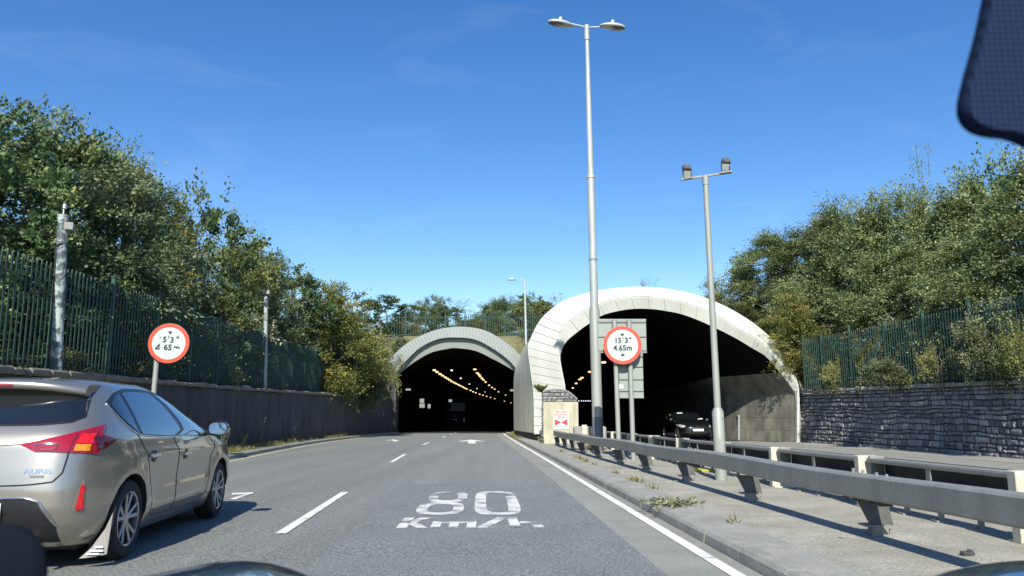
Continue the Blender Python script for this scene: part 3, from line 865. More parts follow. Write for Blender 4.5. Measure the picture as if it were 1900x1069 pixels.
# ------------------------------------------------------------------ near guardrail (box beam)
rail_pts = [gd(u, v, .10) for u, v in ((1623, 991), (1390, 927), (1272, 892), (1197, 872), (1148, 859.5), (1108, 848), (1079, 840), (1062, 834), (1047, 829.5), (1033, 825.5))]
gx = curve_fn([(p.y, p.x) for p in rail_pts] + [(-6, 4.1), (4.5, 3.34)])
g0 = rail_pts[0]
t = thing('guardrail', (gx(8), 8, gz(8) + .09), 'nearest grey steel box beam guardrail, running along the paved verge beside our lane', 'guardrail')
RT = .545                                   # top of the beam above the verge
def rail_sec(y, ext=0):
    x = gx(y) - .10; z = gz(y) + .09 + RT - .012 * math.sin(y)
    b = .018
    w, h = .20 + ext, .205 + ext
    cx2, cz2 = x, z - .1025
    P = [(-w / 2 + b, h / 2), (w / 2 - b, h / 2), (w / 2, h / 2 - b), (w / 2, -h / 2 + b), (w / 2 - b, -h / 2), (-w / 2 + b, -h / 2), (-w / 2, -h / 2 + b), (-w / 2, h / 2 - b)]
    return [(cx2 + a, y, cz2 + c) for a, c in P]
joints = [-6.0, .9, 6.95, 12.2, 17.2, 22.2, rail_pts[-1].y - .15]
yend = rail_pts[-1].y
for a, b in zip(joints, joints[1:]):
    mb = MB(); ys_ = np.linspace(a + .004, b - .004, max(3, int((b - a) / .6)))
    rows = [rail_sec(y) for y in ys_]
    mb.grid(rows, True); mb.add(rows[0], [tuple(range(8))]); mb.add(rows[-1], [tuple(range(8))[::-1]])
    obj('beam', mb, M['steel'], t, 30)
for j in joints[1:-1]:
    mb = MB(); rows = [rail_sec(j - .012, -.012), rail_sec(j + .012, -.012)]; mb.grid(rows, True); obj('joint', mb, M['steel_dark'], t)
    z = gz(j) + .09 + RT
    if j < 13:
        for dy in (-.34, -.16, .10, .3):
            mb = MB(); mb.tube([(gx(j) - .06, j + dy, z - .02), (gx(j) - .06, j + dy, z + .022)], .014, 6); obj('bolt', mb, M['steel_dull'], t)
            mb = MB(); mb.box((gx(j) - .10, j + dy, z - .222), (.12, .07, .03)); obj('splice_lug', mb, M['steel_dark'], t)
for i, p in enumerate(rail_pts + [Vector((gx(y_), y_, 0)) for y_ in (3.9, 1.1, -1.7)]):
    b = Vector((p.x, p.y, gz(p.y) + .075)); h = RT - .215
    mb = MB(); s = .75 if i in (7, 8, 9) else 1
    # Z-section post, wider at its head; the flange stands out beyond the beam
    mb.prism([b + Vector((-.05 * s, -.045, .10)), b + Vector((.085 * s, -.045, .10)), b + Vector((.01 * s, -.045, h)), b + Vector((-.16 * s, -.045, h))], (0, .012, 0))
    mb.prism([b + Vector((.085 * s, -.02, .10)), b + Vector((.165 * s, -.02, .10)), b + Vector((.12 * s, -.02, h)), b + Vector((.01 * s, -.02, h))], (0, .012, 0))
    mb.prism([b + Vector((.085 * s, -.045, .10)), b + Vector((.085 * s, .09, .10)), b + Vector((.01 * s, .09, h)), b + Vector((.01 * s, -.045, h))], (.010, 0, 0))
    po = obj('post', mb, M['post'], t)
    mb = MB()
    mb.box(b + Vector((.01, 0, .105)), (.24 * s, .16, .014)); mb.box(b + Vector((0, -.02, .05)), (.10, .10, .11), bev=.01)
    mb.prism([b + Vector((.06, .03, 0)), b + Vector((.16, .03, 0)), b + Vector((.07, .03, .11))], (0, .02, 0))
    mb.tube([b + Vector((.17, .05, -.01)), b + Vector((.165, .05, .06))], .012, 6)
    obj('foot', mb, M['steel_dull'], po)
    if i < 4 and i != 1:
        ch = MB(); ch.box((0, 0, 0), (.16, .05, .025), Euler((0, .1, .5 + i)).to_matrix(), bev=.006)
        c = b + Vector((-.30 + .03 * i, -.12, .02)); ch.v = [tuple(Vector(q) + c) for q in ch.v]
        tag(obj('concrete_chip', ch, M['kerb'], None, loc=c), ['pale broken concrete chip beside the nearest guardrail post', '', 'pale concrete chip beside the third guardrail post from the right', 'pale concrete chip beside the fourth guardrail post from the right'][i], 'chip')

# ------------------------------------------------------------------ far side barrier: open box beam on cream posts
t = thing('safety_barrier', (barr2(14), 14, gz(14) + .09), 'pale open box beam barrier with dark slots and cream posts, beyond the near guardrail', 'barrier')
ysb = [1.3, 3.98, 6.64, 9.3, 11.95, 14.6, 17.3, 19.9, 22.6, 25.3, 28.0]
BT, BB = .575, .315
for y in ysb:
    x = barr2(y); z = gz(y) + .085; mb = MB()
    mb.box((x - .07, y, z + (BT + .02) / 2), (.24, .12, BT + .02), bev=.008)
    mb.box((x - .03, y, z + .01), (.30, .26, .02))
    obj('post', mb, M['cream'], t)
for y0_, y1_ in zip(ysb, ysb[1:]):
    a, b = y0_ + .10, y1_ - .10
    pa_, pb_ = Vector((barr2(a), a, gz(a) + .085)), Vector((barr2(b), b, gz(b) + .085))
    V3 = lambda x, z: Vector((x, 0, z))
    mb = MB()
    mb.bar(pa_ + V3(-.10, BT - .03), pb_ + V3(-.10, BT - .03), .05, .05, bev=.018)
    mb.bar(pa_ + V3(0, BT - .012), pb_ + V3(0, BT - .012), .24, .012)
    obj('top_rail', mb, M['steel_dull'], t)
    mb = MB()
    mb.bar(pa_ + V3(-.10, BB), pb_ + V3(-.10, BB), .045, .035, bev=.012); mb.bar(pa_ + V3(.0, BB - .012), pb_ + V3(.0, BB - .012), .24, .010)
    obj('bottom_rail', mb, M['steel_dull'], t)
    mb = MB(); mb.bar(pa_ + V3(.10, (BT + BB) / 2), pb_ + V3(.10, (BT + BB) / 2), .012, BT - BB)
    obj('back_plate', mb, M['steel_dark'], t)
    mb = MB()
    for p in (pa_, pb_):
        mb.box(p + V3(-.0, (BT + BB) / 2 - .01), (.17, .04, BT - BB + .06), bev=.004)
        ep = obj('end_plate', mb, M['steel_dull'], t)
        mb = MB(); mb.tube([p + V3(-.105, BB + .06), p + V3(-.08, BB + .06)], .014, 6); obj('bolt', mb, M['steel_dull'], ep)
        mb = MB()
    pm_ = pa_.lerp(pb_, .5)
    mb.box(pm_ + V3(-.115, (BT + BB) / 2), (.012, .085, BT - BB - .03))
    obj('stiffener', mb, M['steel_dull'], t)
    for k in (.33,):
        c = pa_.lerp(pb_, .45); mb = MB(); mb.box(c + V3(.0, BB + .035), (.05, .32, .05), bev=.004); obj('splice', mb, M['steel_dull'], t)
    # small steel legs under the beam
    for k in (.25, .5, .75):
        c = pa_.lerp(pb_, k); mb = MB(); mb.box(c + V3(-.02, (BB - .02) / 2), (.05, .03, BB - .02)); mb.box(c + V3(-.02, .012), (.16, .12, .02)); obj('leg', mb, M['steel_dull'], t)

# ------------------------------------------------------------------ tall double street lamp
def ell_head(mb, c, d, L, Wd, Hh, tilt=0, n=14, m=18, lower=False):
    """flattened teardrop lantern along d"""
    d = Vector(d).normalized(); s = Vector((0, 0, 1)).cross(d).normalized(); u = d.cross(s)
    rows = []
    for i in range(n + 1):
        q = i / n; xx = -L / 2 + L * q
        f = max(.02, (1 - (2 * q - 1) ** 2)) ** .55 * (1 - .18 * (1 - q))
        r = []
        for k in range(m):
            a = 2 * PI * k / m
            zz = math.sin(a); zz = zz * (1.0 if zz > 0 else .55)
            r.append(Vector(c) + d * xx + s * (math.cos(a) * Wd / 2 * f) + u * (zz * Hh * f))
        rows.append(r)
    mb.grid(rows, True); mb.add(rows[0], [tuple(range(m))[::-1]]); mb.add(rows[-1], [tuple(range(m))])
M['lantern'] = pm('grey lantern shell', (.45, .46, .42), .4, .1, var=.06)
M['lens'] = pm('smoky lantern lens', (.10, .10, .095), .15, var=.2)
M['white_cap'] = pm('white photocell', (.75, .77, .75), .4)
def lantern(parent, c, d, L, Wd, Hh):
    mb = MB(); ell_head(mb, c, d, L, Wd, Hh); h = obj('lantern', mb, M['lantern'], parent, True)
    mb = MB(); ell_head(mb, Vector(c) + Vector((0, 0, -Hh * .24)) + Vector(d).normalized() * L * .06, d, L * .80, Wd * .84, Hh * .52); obj('lens', mb, M['lens'], h, True)
    mb = MB(); p = Vector(c) + Vector((0, 0, Hh * .85)); mb.tube([p, p + Vector((0, 0, .10)), p + Vector((0, 0, .13))], [.05, .05, .02], 10); obj('photocell', mb, M['white_cap'], h, True)
yt = 22.8
pb = at(1109.5, 800, yt); pb.z = gz(yt) + .09
pt = at(1088.5, 50, yt); hgt = pt.z - pb.z
lean = Vector((pt.x - at(1109.5, 800, yt).x, 0, 0)) * 0
t = thing('street_lamp', pb, 'very tall pale street lamp with two lanterns on a crossarm, standing behind the guardrail', 'street lamp')
dxy = (pt.x - pb.x) / hgt
pz = lambda z: Vector((pb.x + dxy * z, yt, pb.z + z))
mb = MB(); mb.tube([pz(0), pz(4.2), pz(4.35)], [.155, .155, .125], 16); obj('pole_base', mb, M['pole'], t, 40)
mb = MB(); mb.tube([pz(0.02), pz(1.05), pz(1.06)], [.159, .159, .155], 16); obj('base_shadow', mb, pm('painted pole shadow', (.13, .15, .15), .6, var=.15), t, 40)  # dark coat standing in for a shadow on the foot of the pole
z2 = at(1098, 328, yt).z - pb.z
mb = MB(); mb.tube([pz(4.34), pz(z2)], [.122, .112], 16); mb.tube([pz(z2 - .05), pz(z2 + .05)], .13, 14); mb.tube([pz(z2 + .02), pz(hgt - .3), pz(hgt)], [.10, .062, .062], 16); obj('pole', mb, M['pole_pale'], t, 40)
mb = MB(); zz = at(1100, 482, yt).z - pb.z; mb.tube([pz(zz - .03), pz(zz + .03)], .128, 12); zz = z2
mb.tube([pz(zz) + Vector((-.2, 0, 0)), pz(zz) + Vector((.2, 0, 0))], .018, 6); obj('band', mb, M['steel_dull'], t)
lh, rh = at(1040, 44.5, yt), at(1137, 50, yt)
mb = MB(); mb.tube([pz(hgt - .45), pz(hgt + .05)], .085, 12)
mb.tube([lh + Vector((.35, 0, 0)), pz(hgt - .02), rh - Vector((.35, 0, 0))], .03, 8); obj('crossarm', mb, M['pole_pale'], t, 40)
lantern(t, lh, (-1, -.25, .06), .86, .42, .13); lantern(t, rh, (1, .2, -.03), .86, .42, .13)

# far single street lamp on the hill
yf = 63.0
pb = at(977, 650, yf); pt = at(973.5, 521, yf)
t = thing('street_lamp', pb - Vector((0, 0, 1)), 'thin distant street lamp with one arm, on the hill between the two tunnels', 'street lamp')
mb = MB(); mb.tube([pb - Vector((0, 0, 1)), pt, pt + Vector((-.2, 0, .12)), at(958, 518.5, yf)], [.11, .07, .05, .04], 10); obj('pole', mb, M['pole_pale'], t, 40)
lantern(t, at(950, 519, yf), (-1, -.2, 0), .85, .36, .13)

# floodlight pole
yp = gd(1337, 890, .10).y
pb = gd(1338.5, 890, .10); pb.z -= .02
t = thing('floodlight_pole', pb, 'grey pole with a thick base and two floodlights on a short crossarm', 'floodlight pole')
ptop = at(1308.5, 326, yp); h = ptop.z - pb.z; dxy = (ptop.x - pb.x) / h
pz = lambda z: Vector((pb.x + dxy * z, yp, pb.z + z))
zs = at(1332, 757, yp).z - pb.z
mb = MB(); mb.tube([pz(0), pz(zs - .07), pz(zs)], [.098, .098, .066], 18); obj('pole_base', mb, M['pole'], t, 40)
mb = MB(); mb.tube([pz(zs - .02), pz(h)], [.058, .048], 16); mb.tube([pz(h - .17), pz(h)], .056, 14); obj('pole', mb, M['pole'], t, 40)
mb = MB(); zd = at(1333, 775, yp).z - pb.z; mb.box(pz(zd) + Vector((.05, -.095, 0)), (.02, .012, .025)); 
mb.box(pz(.55) + Vector((0, -.098, 0)), (.075, .010, .30), bev=.004); obj('access_door', mb, M['pole'], t)
al, ar = at(1263, 333.5, yp), at(1357, 319.5, yp)
mb = MB(); mb.bar(al, ar, .045, .035); mb.bar(al + Vector((.05, -.02, 0)), al + Vector((.2, -.02, .03)), .10, .02); mb.bar(ar + Vector((-.22, -.02, -.03)), ar + Vector((0, -.02, 0)), .10, .02); obj('crossarm', mb, M['steel_dull'], t)
M['flood'] = pm('floodlight casting', (.13, .13, .125), .5, .3, var=.1)
for (u, v, uu, vv) in ((1274, 312, 1275, 324), (1347, 300, 1346, 311)):
    c, c2_ = at(u, v, yp), at(uu, vv, yp)
    mb = MB(); Mx = Euler((R(-35), 0, R(12))).to_matrix()
    mb.box(c, (.14, .10, .11), Mx, bev=.012); 
    for k in range(4): mb.box(c + Mx @ Vector((-.05 + .033 * k, .055, 0)), (.008, .02, .09), Mx)
    fl = obj('floodlight', mb, M['flood'], t)
    mb = MB(); mb.box(c2_ + Vector((.0, .0, .0)), (.13, .03, .12), Euler((R(20), R(6), 0)).to_matrix(), bev=.01); obj('reflector', mb, M['pole'], fl)
    mb = MB(); mb.tube([c2_ + Vector((-.07, 0, -.09)), c2_ + Vector((-.075, 0, .05)), c + Vector((-.075, 0, 0))], .008, 6); mb.tube([c2_ + Vector((.07, 0, -.09)), c2_ + Vector((.075, 0, .05)), c + Vector((.075, 0, 0))], .008, 6)
    obj('bracket', mb, M['trim'], fl)

# ------------------------------------------------------------------ poles on the left wall
y1 = 15.7
pb, pt = at(104, 698, y1), at(117, 402, y1)
t = thing('camera_pole', pb, 'thick peeling grey pole with a camera box, rising before the left fence', 'pole')
m, nt, b = nodes('peeling pole paint'); L_ = nt.links.new
tc = N(nt, 'ShaderNodeTexCoord'); nz = N(nt, 'ShaderNodeTexNoise', Scale=4.5, Detail=5.0, Roughness=.7); L_(tc.outputs['Object'], nz.inputs['Vector'])
rp = N(nt, 'ShaderNodeValToRGB'); e = rp.color_ramp.elements; e[0].position = .47; e[0].color = (.07, .09, .095, 1); e[1].position = .53; e[1].color = (.36, .41, .39, 1)
L_(nz.outputs['Fac'], rp.inputs[0]); L_(rp.outputs[0], b.inputs['Base Color']); b.inputs['Roughness'].default_value = .6
M['peel'] = m
mb = MB(); mb.tube([pb - Vector((0, 0, .2)), pt], [.115, .10], 16); mb.tube([pt - Vector((0, 0, .01)), pt + Vector((0, 0, .03))], .108, 16); obj('pole', mb, M['peel'], t, 40)
mb = MB(); mb.tube([pt, pt + Vector((0, 0, .2))], .012, 6); mb.box(pt + Vector((0.02, 0, .22)), (.05, .08, .10), bev=.01); obj('aerial', mb, M['white_cap'], t)
mb = MB(); cbx = at(129, 421, y1 - .05); mb.box(cbx, (.17, .22, .16), Euler((0, 0, R(20))).to_matrix(), bev=.008); cb_ = obj('camera_box', mb, M['steel_dull'], t)
mb = MB(); mb.tube([at(121, 424, y1 - .10), at(121, 424, y1 - .16)], .03, 10); obj('lens', mb, M['white_cap'], cb_)
mb = MB(); zz = at(112, 455, y1); mb.tube([zz + Vector((-.1, -.1, .0)), zz + Vector((0, -.125, -.03)), zz + Vector((.1, -.1, .02))], .012, 6); mb.tube([at(110, 470, y1) + Vector((-.02, -.11, .1)), at(111, 470, y1) + Vector((.0, -.115, -.6))], .012, 6); obj('cable', mb, M['trim'], t)
y2 = 31.0
pb, pt = at(490.5, 733, y2), at(493.5, 552, y2)
pb.z = 1.86
t = thing('camera_pole', pb, 'slim pale pole with a small box head before the left fence', 'pole')
mb = MB(); mb.tube([pb - Vector((0, 0, .03)), pt], [.085, .08], 12); obj('pole', mb, M['pole_pale'], t, 40)
mb = MB(); mb.box(at(494.5, 544, y2), (.27, .34, .16), Euler((R(-8), 0, R(10))).to_matrix(), bev=.01); cb_ = obj('camera_box', mb, M['steel_dull'], t)
mb = MB(); mb.box(at(493, 553.5, y2 - .08), (.10, .1, .12), bev=.01); obj('bracket', mb, M['white_cap'], t)

# ------------------------------------------------------------------ height limit signs
def tri(mb, c, rt, up, s, flip, mi=0):
    c = Vector(c); k = -1 if flip else 1
    mb.add([c - rt * s + up * (-k * s * .6), c + rt * s + up * (-k * s * .6), c + up * (k * s * .8)], [(0, 1, 2) if k > 0 else (2, 1, 0)], mi)
def height_sign(label, c, r, tilt, yaw, posts, worn, post_mat):
    base = Vector((posts[0][0][0], posts[0][0][1], posts[0][0][2]))
    t = thing('height_sign', base, label, 'road sign')
    rt = Vector((math.cos(yaw) * math.cos(tilt), math.sin(yaw) * math.cos(tilt), math.sin(tilt))); up = Vector((-math.sin(tilt) * math.cos(yaw), -math.sin(tilt) * math.sin(yaw), math.cos(tilt)))
    nrm = rt.cross(up)                     # towards the traffic
    for a, b_ in posts:
        mb = MB(); mb.tube([a, b_], .060, 14); mb.tube([Vector(b_), Vector(b_) + Vector((0, 0, .02))], .063, 14); obj('post', mb, post_mat, t, 40)
    mb = MB(); mb.disc(c - nrm * .006, r, nrm, .006); d = obj('disc', mb, M['sign_white'], t, 30)
    mb = MB(); mb.disc(c + nrm * .0005, r * .995, nrm, .004, r0=r * .815); obj('border', mb, M['red'], d, 30)
    mb = MB(); mb.disc(c - nrm * .045, r * .86, nrm, .03, r0=r * .78)
    for s in (-1, 1): mb.bar(c - nrm * .03 - rt * r * .7 + up * s * r * .35, c - nrm * .03 + rt * r * .7 + up * s * r * .35, .03, .04)
    obj('clip_rail', mb, M['signback'], d)
    f = nrm * .006
    mb = MB()
    add = lambda s, sz, x, y, sx=1.0: add_text(mb, s, sz * r, c + f + rt * x * r + up * y * r, rt, up, sx=sx, bold=.012 * r)
    tri(mb, c + f + up * r * .53, rt, up, r * .115, True)
    if not worn:
        add('15', .40, -.235, .235, .95); add('3', .40, .205, .235); add("'", .36, .03, .25); add("''", .36, .41, .25)
        add('4.65m', .40, .01, -.155, .98)
        tri(mb, c + f - up * r * .50, rt, up, r * .115, False)
    else:
        add('5', .40, -.215, .16); add('3', .40, .14, .16); add("'", .36, -.03, .2); add("''", .36, .40, .22)
        mb.bar(c + f - rt * r * .48 + up * r * .235, c + f - rt * r * .40 + up * r * .29, .02 * r, .004, up=nrm)
        add('65', .40, -.01, -.22)
        for p, q in (((-.60, -.33), (-.47, -.11)), ((-.45, -.06), (-.43, -.35)), ((-.60, -.33), (-.41, -.30))):
            mb.bar(c + f + rt * r * p[0] + up * r * p[1], c + f + rt * r * q[0] + up * r * q[1], .055 * r, .004, up=nrm)
        # upper half of a flaking m
        for p, q in (((.29, -.20), (.35, -.14)), ((.35, -.14), (.41, -.20)), ((.41, -.20), (.47, -.14)), ((.47, -.14), (.54, -.20)), ((.54, -.20), (.545, -.25)), ((.41, -.20), (.41, -.23))):
            mb.bar(c + f + rt * r * p[0] + up * r * p[1], c + f + rt * r * q[0] + up * r * q[1], .06 * r, .004, up=nrm)
    obj('lettering', mb, M['black'], d)
    return t
ys = 19.4
cs_ = at(1155, 640.5, ys)
pst = []
for u0, u1, vtop in ((1149, 1140, 595), (1175.5, 1167, 595)):
    a, b_ = at(u0, 856, ys + .16), at(u1, vtop, ys + .16); a.z = gz(ys) + .06; pst.append((a, b_))
height_sign('round red bordered height limit sign reading 15 foot 3, on twin posts behind the guardrail', cs_, 35.6 * ys / F, 0, 0, pst, False, M['pole'])
# backs of two rectangular signs fixed to the same posts
def sign_back(label, u0, u1, v0, v1, y, ribs):
    a, b_ = at(u0, v0, y), at(u1, v1, y); c = (a + b_) / 2; w, h = b_.x - a.x, a.z - b_.z
    t = thing('sign_board', c, label, 'sign')
    mb = MB(); mb.box(c, (w, .03, h), bev=.008); obj('board', mb, M['signback'], t)
    mb = MB()
    for r_ in ribs:
        mb.box((c.x, y - .03, c.z + h * (.5 - r_)), (w * .985, .035, .022), bev=.006)
    obj('rib', mb, M['steel_dull'], t)
    mb = MB(); mb.box((c.x, y - .018, c.z + h * .5 - .02), (w, .012, .05)); mb.box((c.x, y - .018, c.z - h * .5 + .02), (w, .012, .035)); obj('frame', mb, M['signback'], t)
    return t, c, w, h
sign_back('grey back of a wide rectangular sign, behind the round height sign', 1109, 1200, 592.5, 655, ys + .30, (.09, .52, .93))
tb, c, w, h = sign_back('grey back of a tall narrow sign, hanging below the wide one', 1147.5, 1194.5, 656, 739, ys + .30, (.07, .30, .58, .84))
mb = MB(); p = at(1152.5, 717, ys + .27); mb.box(p, (.10, .006, .11)); obj('sticker', mb, M['white_cap'], tb)
yl = 18.6
cl_ = at(313, 637, yl)
a, b_ = at(290, 735, yl + .12), at(296, 610, yl + .12); a.z = gz(yl) + .05; 
a.x = b_.x - .06
height_sign('worn round height limit sign with missing figures, tilted on its post before the left fence', cl_, 37.0 * yl / F, R(-4), R(5), [(a, b_)], True, M['pole'])

# ------------------------------------------------------------------ stone plinth with the valve sign
yq = gd(1008, 822, .10).y
q0, q1 = at(1008, 822, yq), at(1071, 745, yq)
xl, xr, zb, zt = q0.x, q1.x, gz(yq) + .05, at(1040, 724, yq).z
wq = xr - xl; hq = zt - zb
t = thing('stone_plinth', ((xl + xr) / 2, yq + .4, zb), 'small rounded stone plinth with a concrete front, at the guardrail end', 'plinth')
dq = .95
def top_z(s):                                   # rounded shoulder on the right, softer on the left
    return hq - .42 * max(0, (s - .45) / .55) ** 2.4 - .10 * max(0, (.3 - s) / .3) ** 2
sil = [(xl + wq * k / 14, zb + top_z(k / 14)) for k in range(15)]
poly = [Vector((xl, yq, zb))] + [Vector((x, yq, z)) for x, z in sil] + [Vector((xr, yq, zb))]
mb = MB(); mb.prism([p + Vector((0, .02, 0)) for p in poly], (0, dq, 0)); obj('core', mb, M['mortar'], t)
mb = MB(); rnd = random.Random(4)
zf = zb + (at(1040, 746, yq).z - zb)
tn = rubble(mb, lambda s, h_, o: Vector((xl - o + .02, yq + dq - s * 1.0, zb + h_)), dq, top_z(0) - .02, rnd, .10, .18, .12, .3, .06)
def PT(s, h_, o):
    z = zf + h_; f = s / wq
    lim = zb + top_z(min(max(f, 0), 1)) - .01
    return Vector((xl + s, yq - o + .02, min(z, lim)))
tn += rubble(mb, PT, wq, zb + hq - zf, rnd, .11, .16, .18, .4, .035)
o = obj('stone_face', mb, M['stone'], t); set_tint(o, tn)
mb = MB()
for k in range(14):
    x0, z0 = sil[k]; x1, z1 = sil[k + 1]
    mb.bar(((x0 + x1) / 2, yq + .02, (z0 + z1) / 2 + .02), ((x0 + x1) / 2, yq + dq, (z0 + z1) / 2 + .02), math.hypot(x1 - x0, z1 - z0) * .96, .08, up=Vector((-(z1 - z0), 0, x1 - x0)), bev=.02)
o = obj('top_stones', mb, M['stone'], t); set_tint(o, [random.uniform(.5, 1) for _ in mb.f])
mb = MB(); mb.box(((xl + xr) / 2 + .02, yq - .03, (zb + zf) / 2), (wq + .03, .10, zf - zb), bev=.015); obj('front_slab', mb, pm('stained pale concrete', (.42, .41, .30), .85, var=.25, vs=3, streak=(1, 1, .35), col2=(.33, .31, .21), fine=.12, fs=40), t)
s0, s1 = at(1026.5, 761, yq - .095), at(1055.5, 797, yq - .095); c = (s0 + s1) / 2; w, h = s1.x - s0.x, s0.z - s1.z
ts = thing('valve_sign', c, 'white sign with red bow tie symbol reading fire main isolation valve, on the plinth', 'sign')
mb = MB(); mb.box(c, (w, .01, h)); obj('sign_plate', mb, M['sign_white'], ts)
M['red_txt'] = pm('faded red print', (.50, .10, .085), .5); M['red_sym'] = pm('crimson print', (.55, .035, .05), .5)
rt, up, f = Vector((1, 0, 0)), Vector((0, 0, 1)), Vector((0, -.007, 0))
mb = MB()
for i, s in enumerate(('FIRE MAIN', 'ISOLATION', 'VALVE')):
    add_text(mb, s, h * .145, c + f + up * h * (.40 - .135 * i), rt, up, sx=.95, bold=.002)
obj('lettering', mb, M['red_txt'], ts)
mb = MB()
for s in (-1, 1):
    mb.add([c + f + up * (-h * .14) , c + f + rt * s * w * .40 + up * (-h * .14 + h * .17), c + f + rt * s * w * .40 + up * (-h * .14 - h * .17)], [(0, 1, 2) if s < 0 else (0, 2, 1)])
mb.bar(c + f + up * (-h * .12), c + f + up * (h * .0), .012, .004, up=Vector((0, 1, 0)))
mb.box(c + f - up * h * .46, (.03, .002, .02))
obj('symbol', mb, M['red_sym'], ts)

# concrete block and cap beside the plinth
cbk = gd(1105, 838, .08); yk = 23.4
a, b_ = at(1076, 797, yk), at(1142, 830, yk)
t = thing('concrete_block', ((a.x + b_.x) / 2, yk + .3, gz(yk) + .08), 'low concrete barrier end block behind the foot of the tall street lamp', 'block')
mb = MB(); mb.box(((a.x + b_.x) / 2, yk + 2.4, gz(yk) + .08 + .36), (b_.x - a.x, .5, .74), bev=.04); obj('block', mb, M['kerb'], t)
mb = MB(); p = at(1090, 792, yk + 2.0); mb.box((p.x - .1, yk + 2.05, p.z - .10), (.16, .12, .32), bev=.01); mb.box((p.x + .28, yk + 2.05, p.z - .12), (.35, .12, .2), bev=.01); obj('bracket', mb, M['cream'], t)

# slim post in front of the right tunnel's inner wall, yellow lid and bits on the verge
p0_, p1_ = at(1371, 813, 37.5), at(1371, 770, 37.5)
t = thing('marker_post', p0_, 'slim grey post against the concrete wall inside the right tunnel mouth', 'post')
mb = MB(); mb.tube([p0_ - Vector((0, 0, .1)), p1_], .055, 10); obj('post', mb, M['pole'], t, 40)
mb = MB(); mb.box(p1_ + Vector((-.10, -.03, -.16)), (.10, .06, .14), bev=.01); mb.tube([p1_ + Vector((-.1, -.04, -.2)), p1_ + Vector((-.16, -.04, -.5))], .02, 6); obj('bracket', mb, M['trim'], t)
p = gd(1299, 873.5, .095); mb = MB(); mb.box((0, 0, .012), (.33, .5, .022), Euler((0, 0, R(20))).to_matrix(), bev=.006); mb.v = [tuple(Vector(q) + p) for q in mb.v]
tag(obj('cover_plate', mb, pm('yellow paint', (.62, .56, .08), .6, var=.2), None, loc=p), 'flat yellow cover plate lying on the verge under the guardrail', 'cover')
p = gd(1795, 1030, .09); mb = MB(); mb.box((0, 0, .012), (.11, .05, .03), Euler((.1, .05, .3)).to_matrix(), bev=.01); mb.box((.03, .01, .03), (.05, .035, .02), Euler((.3, .1, .8)).to_matrix(), bev=.006); mb.v = [tuple(Vector(q) + p) for q in mb.v]
tag(obj('stone_chip', mb, M['darkwall'], None, loc=p), 'dark broken lump of tar lying on the verge near the right corner', 'debris')
# loose pale grit on the verge
mb = MB(); rnd = random.Random(21)
for _ in range(420):
    y = 4 + 24 * rnd.random() ** 1.6; x = rnd.uniform(lineR(y) + .45, barr2(y) + .5); r_ = rnd.uniform(.004, .012)
    z = gz(y) + .092
    mb.add([(x - r_, y - r_, z), (x + r_, y - r_ * .6, z), (x + r_ * .5, y + r_, z), (x, y, z + r_ * 1.1)], [(0, 1, 3), (1, 2, 3), (2, 0, 3)])
tag(obj('grit', mb, M['gutter']), 'pale loose grit scattered on the concrete verge', 'grit', kind='stuff')
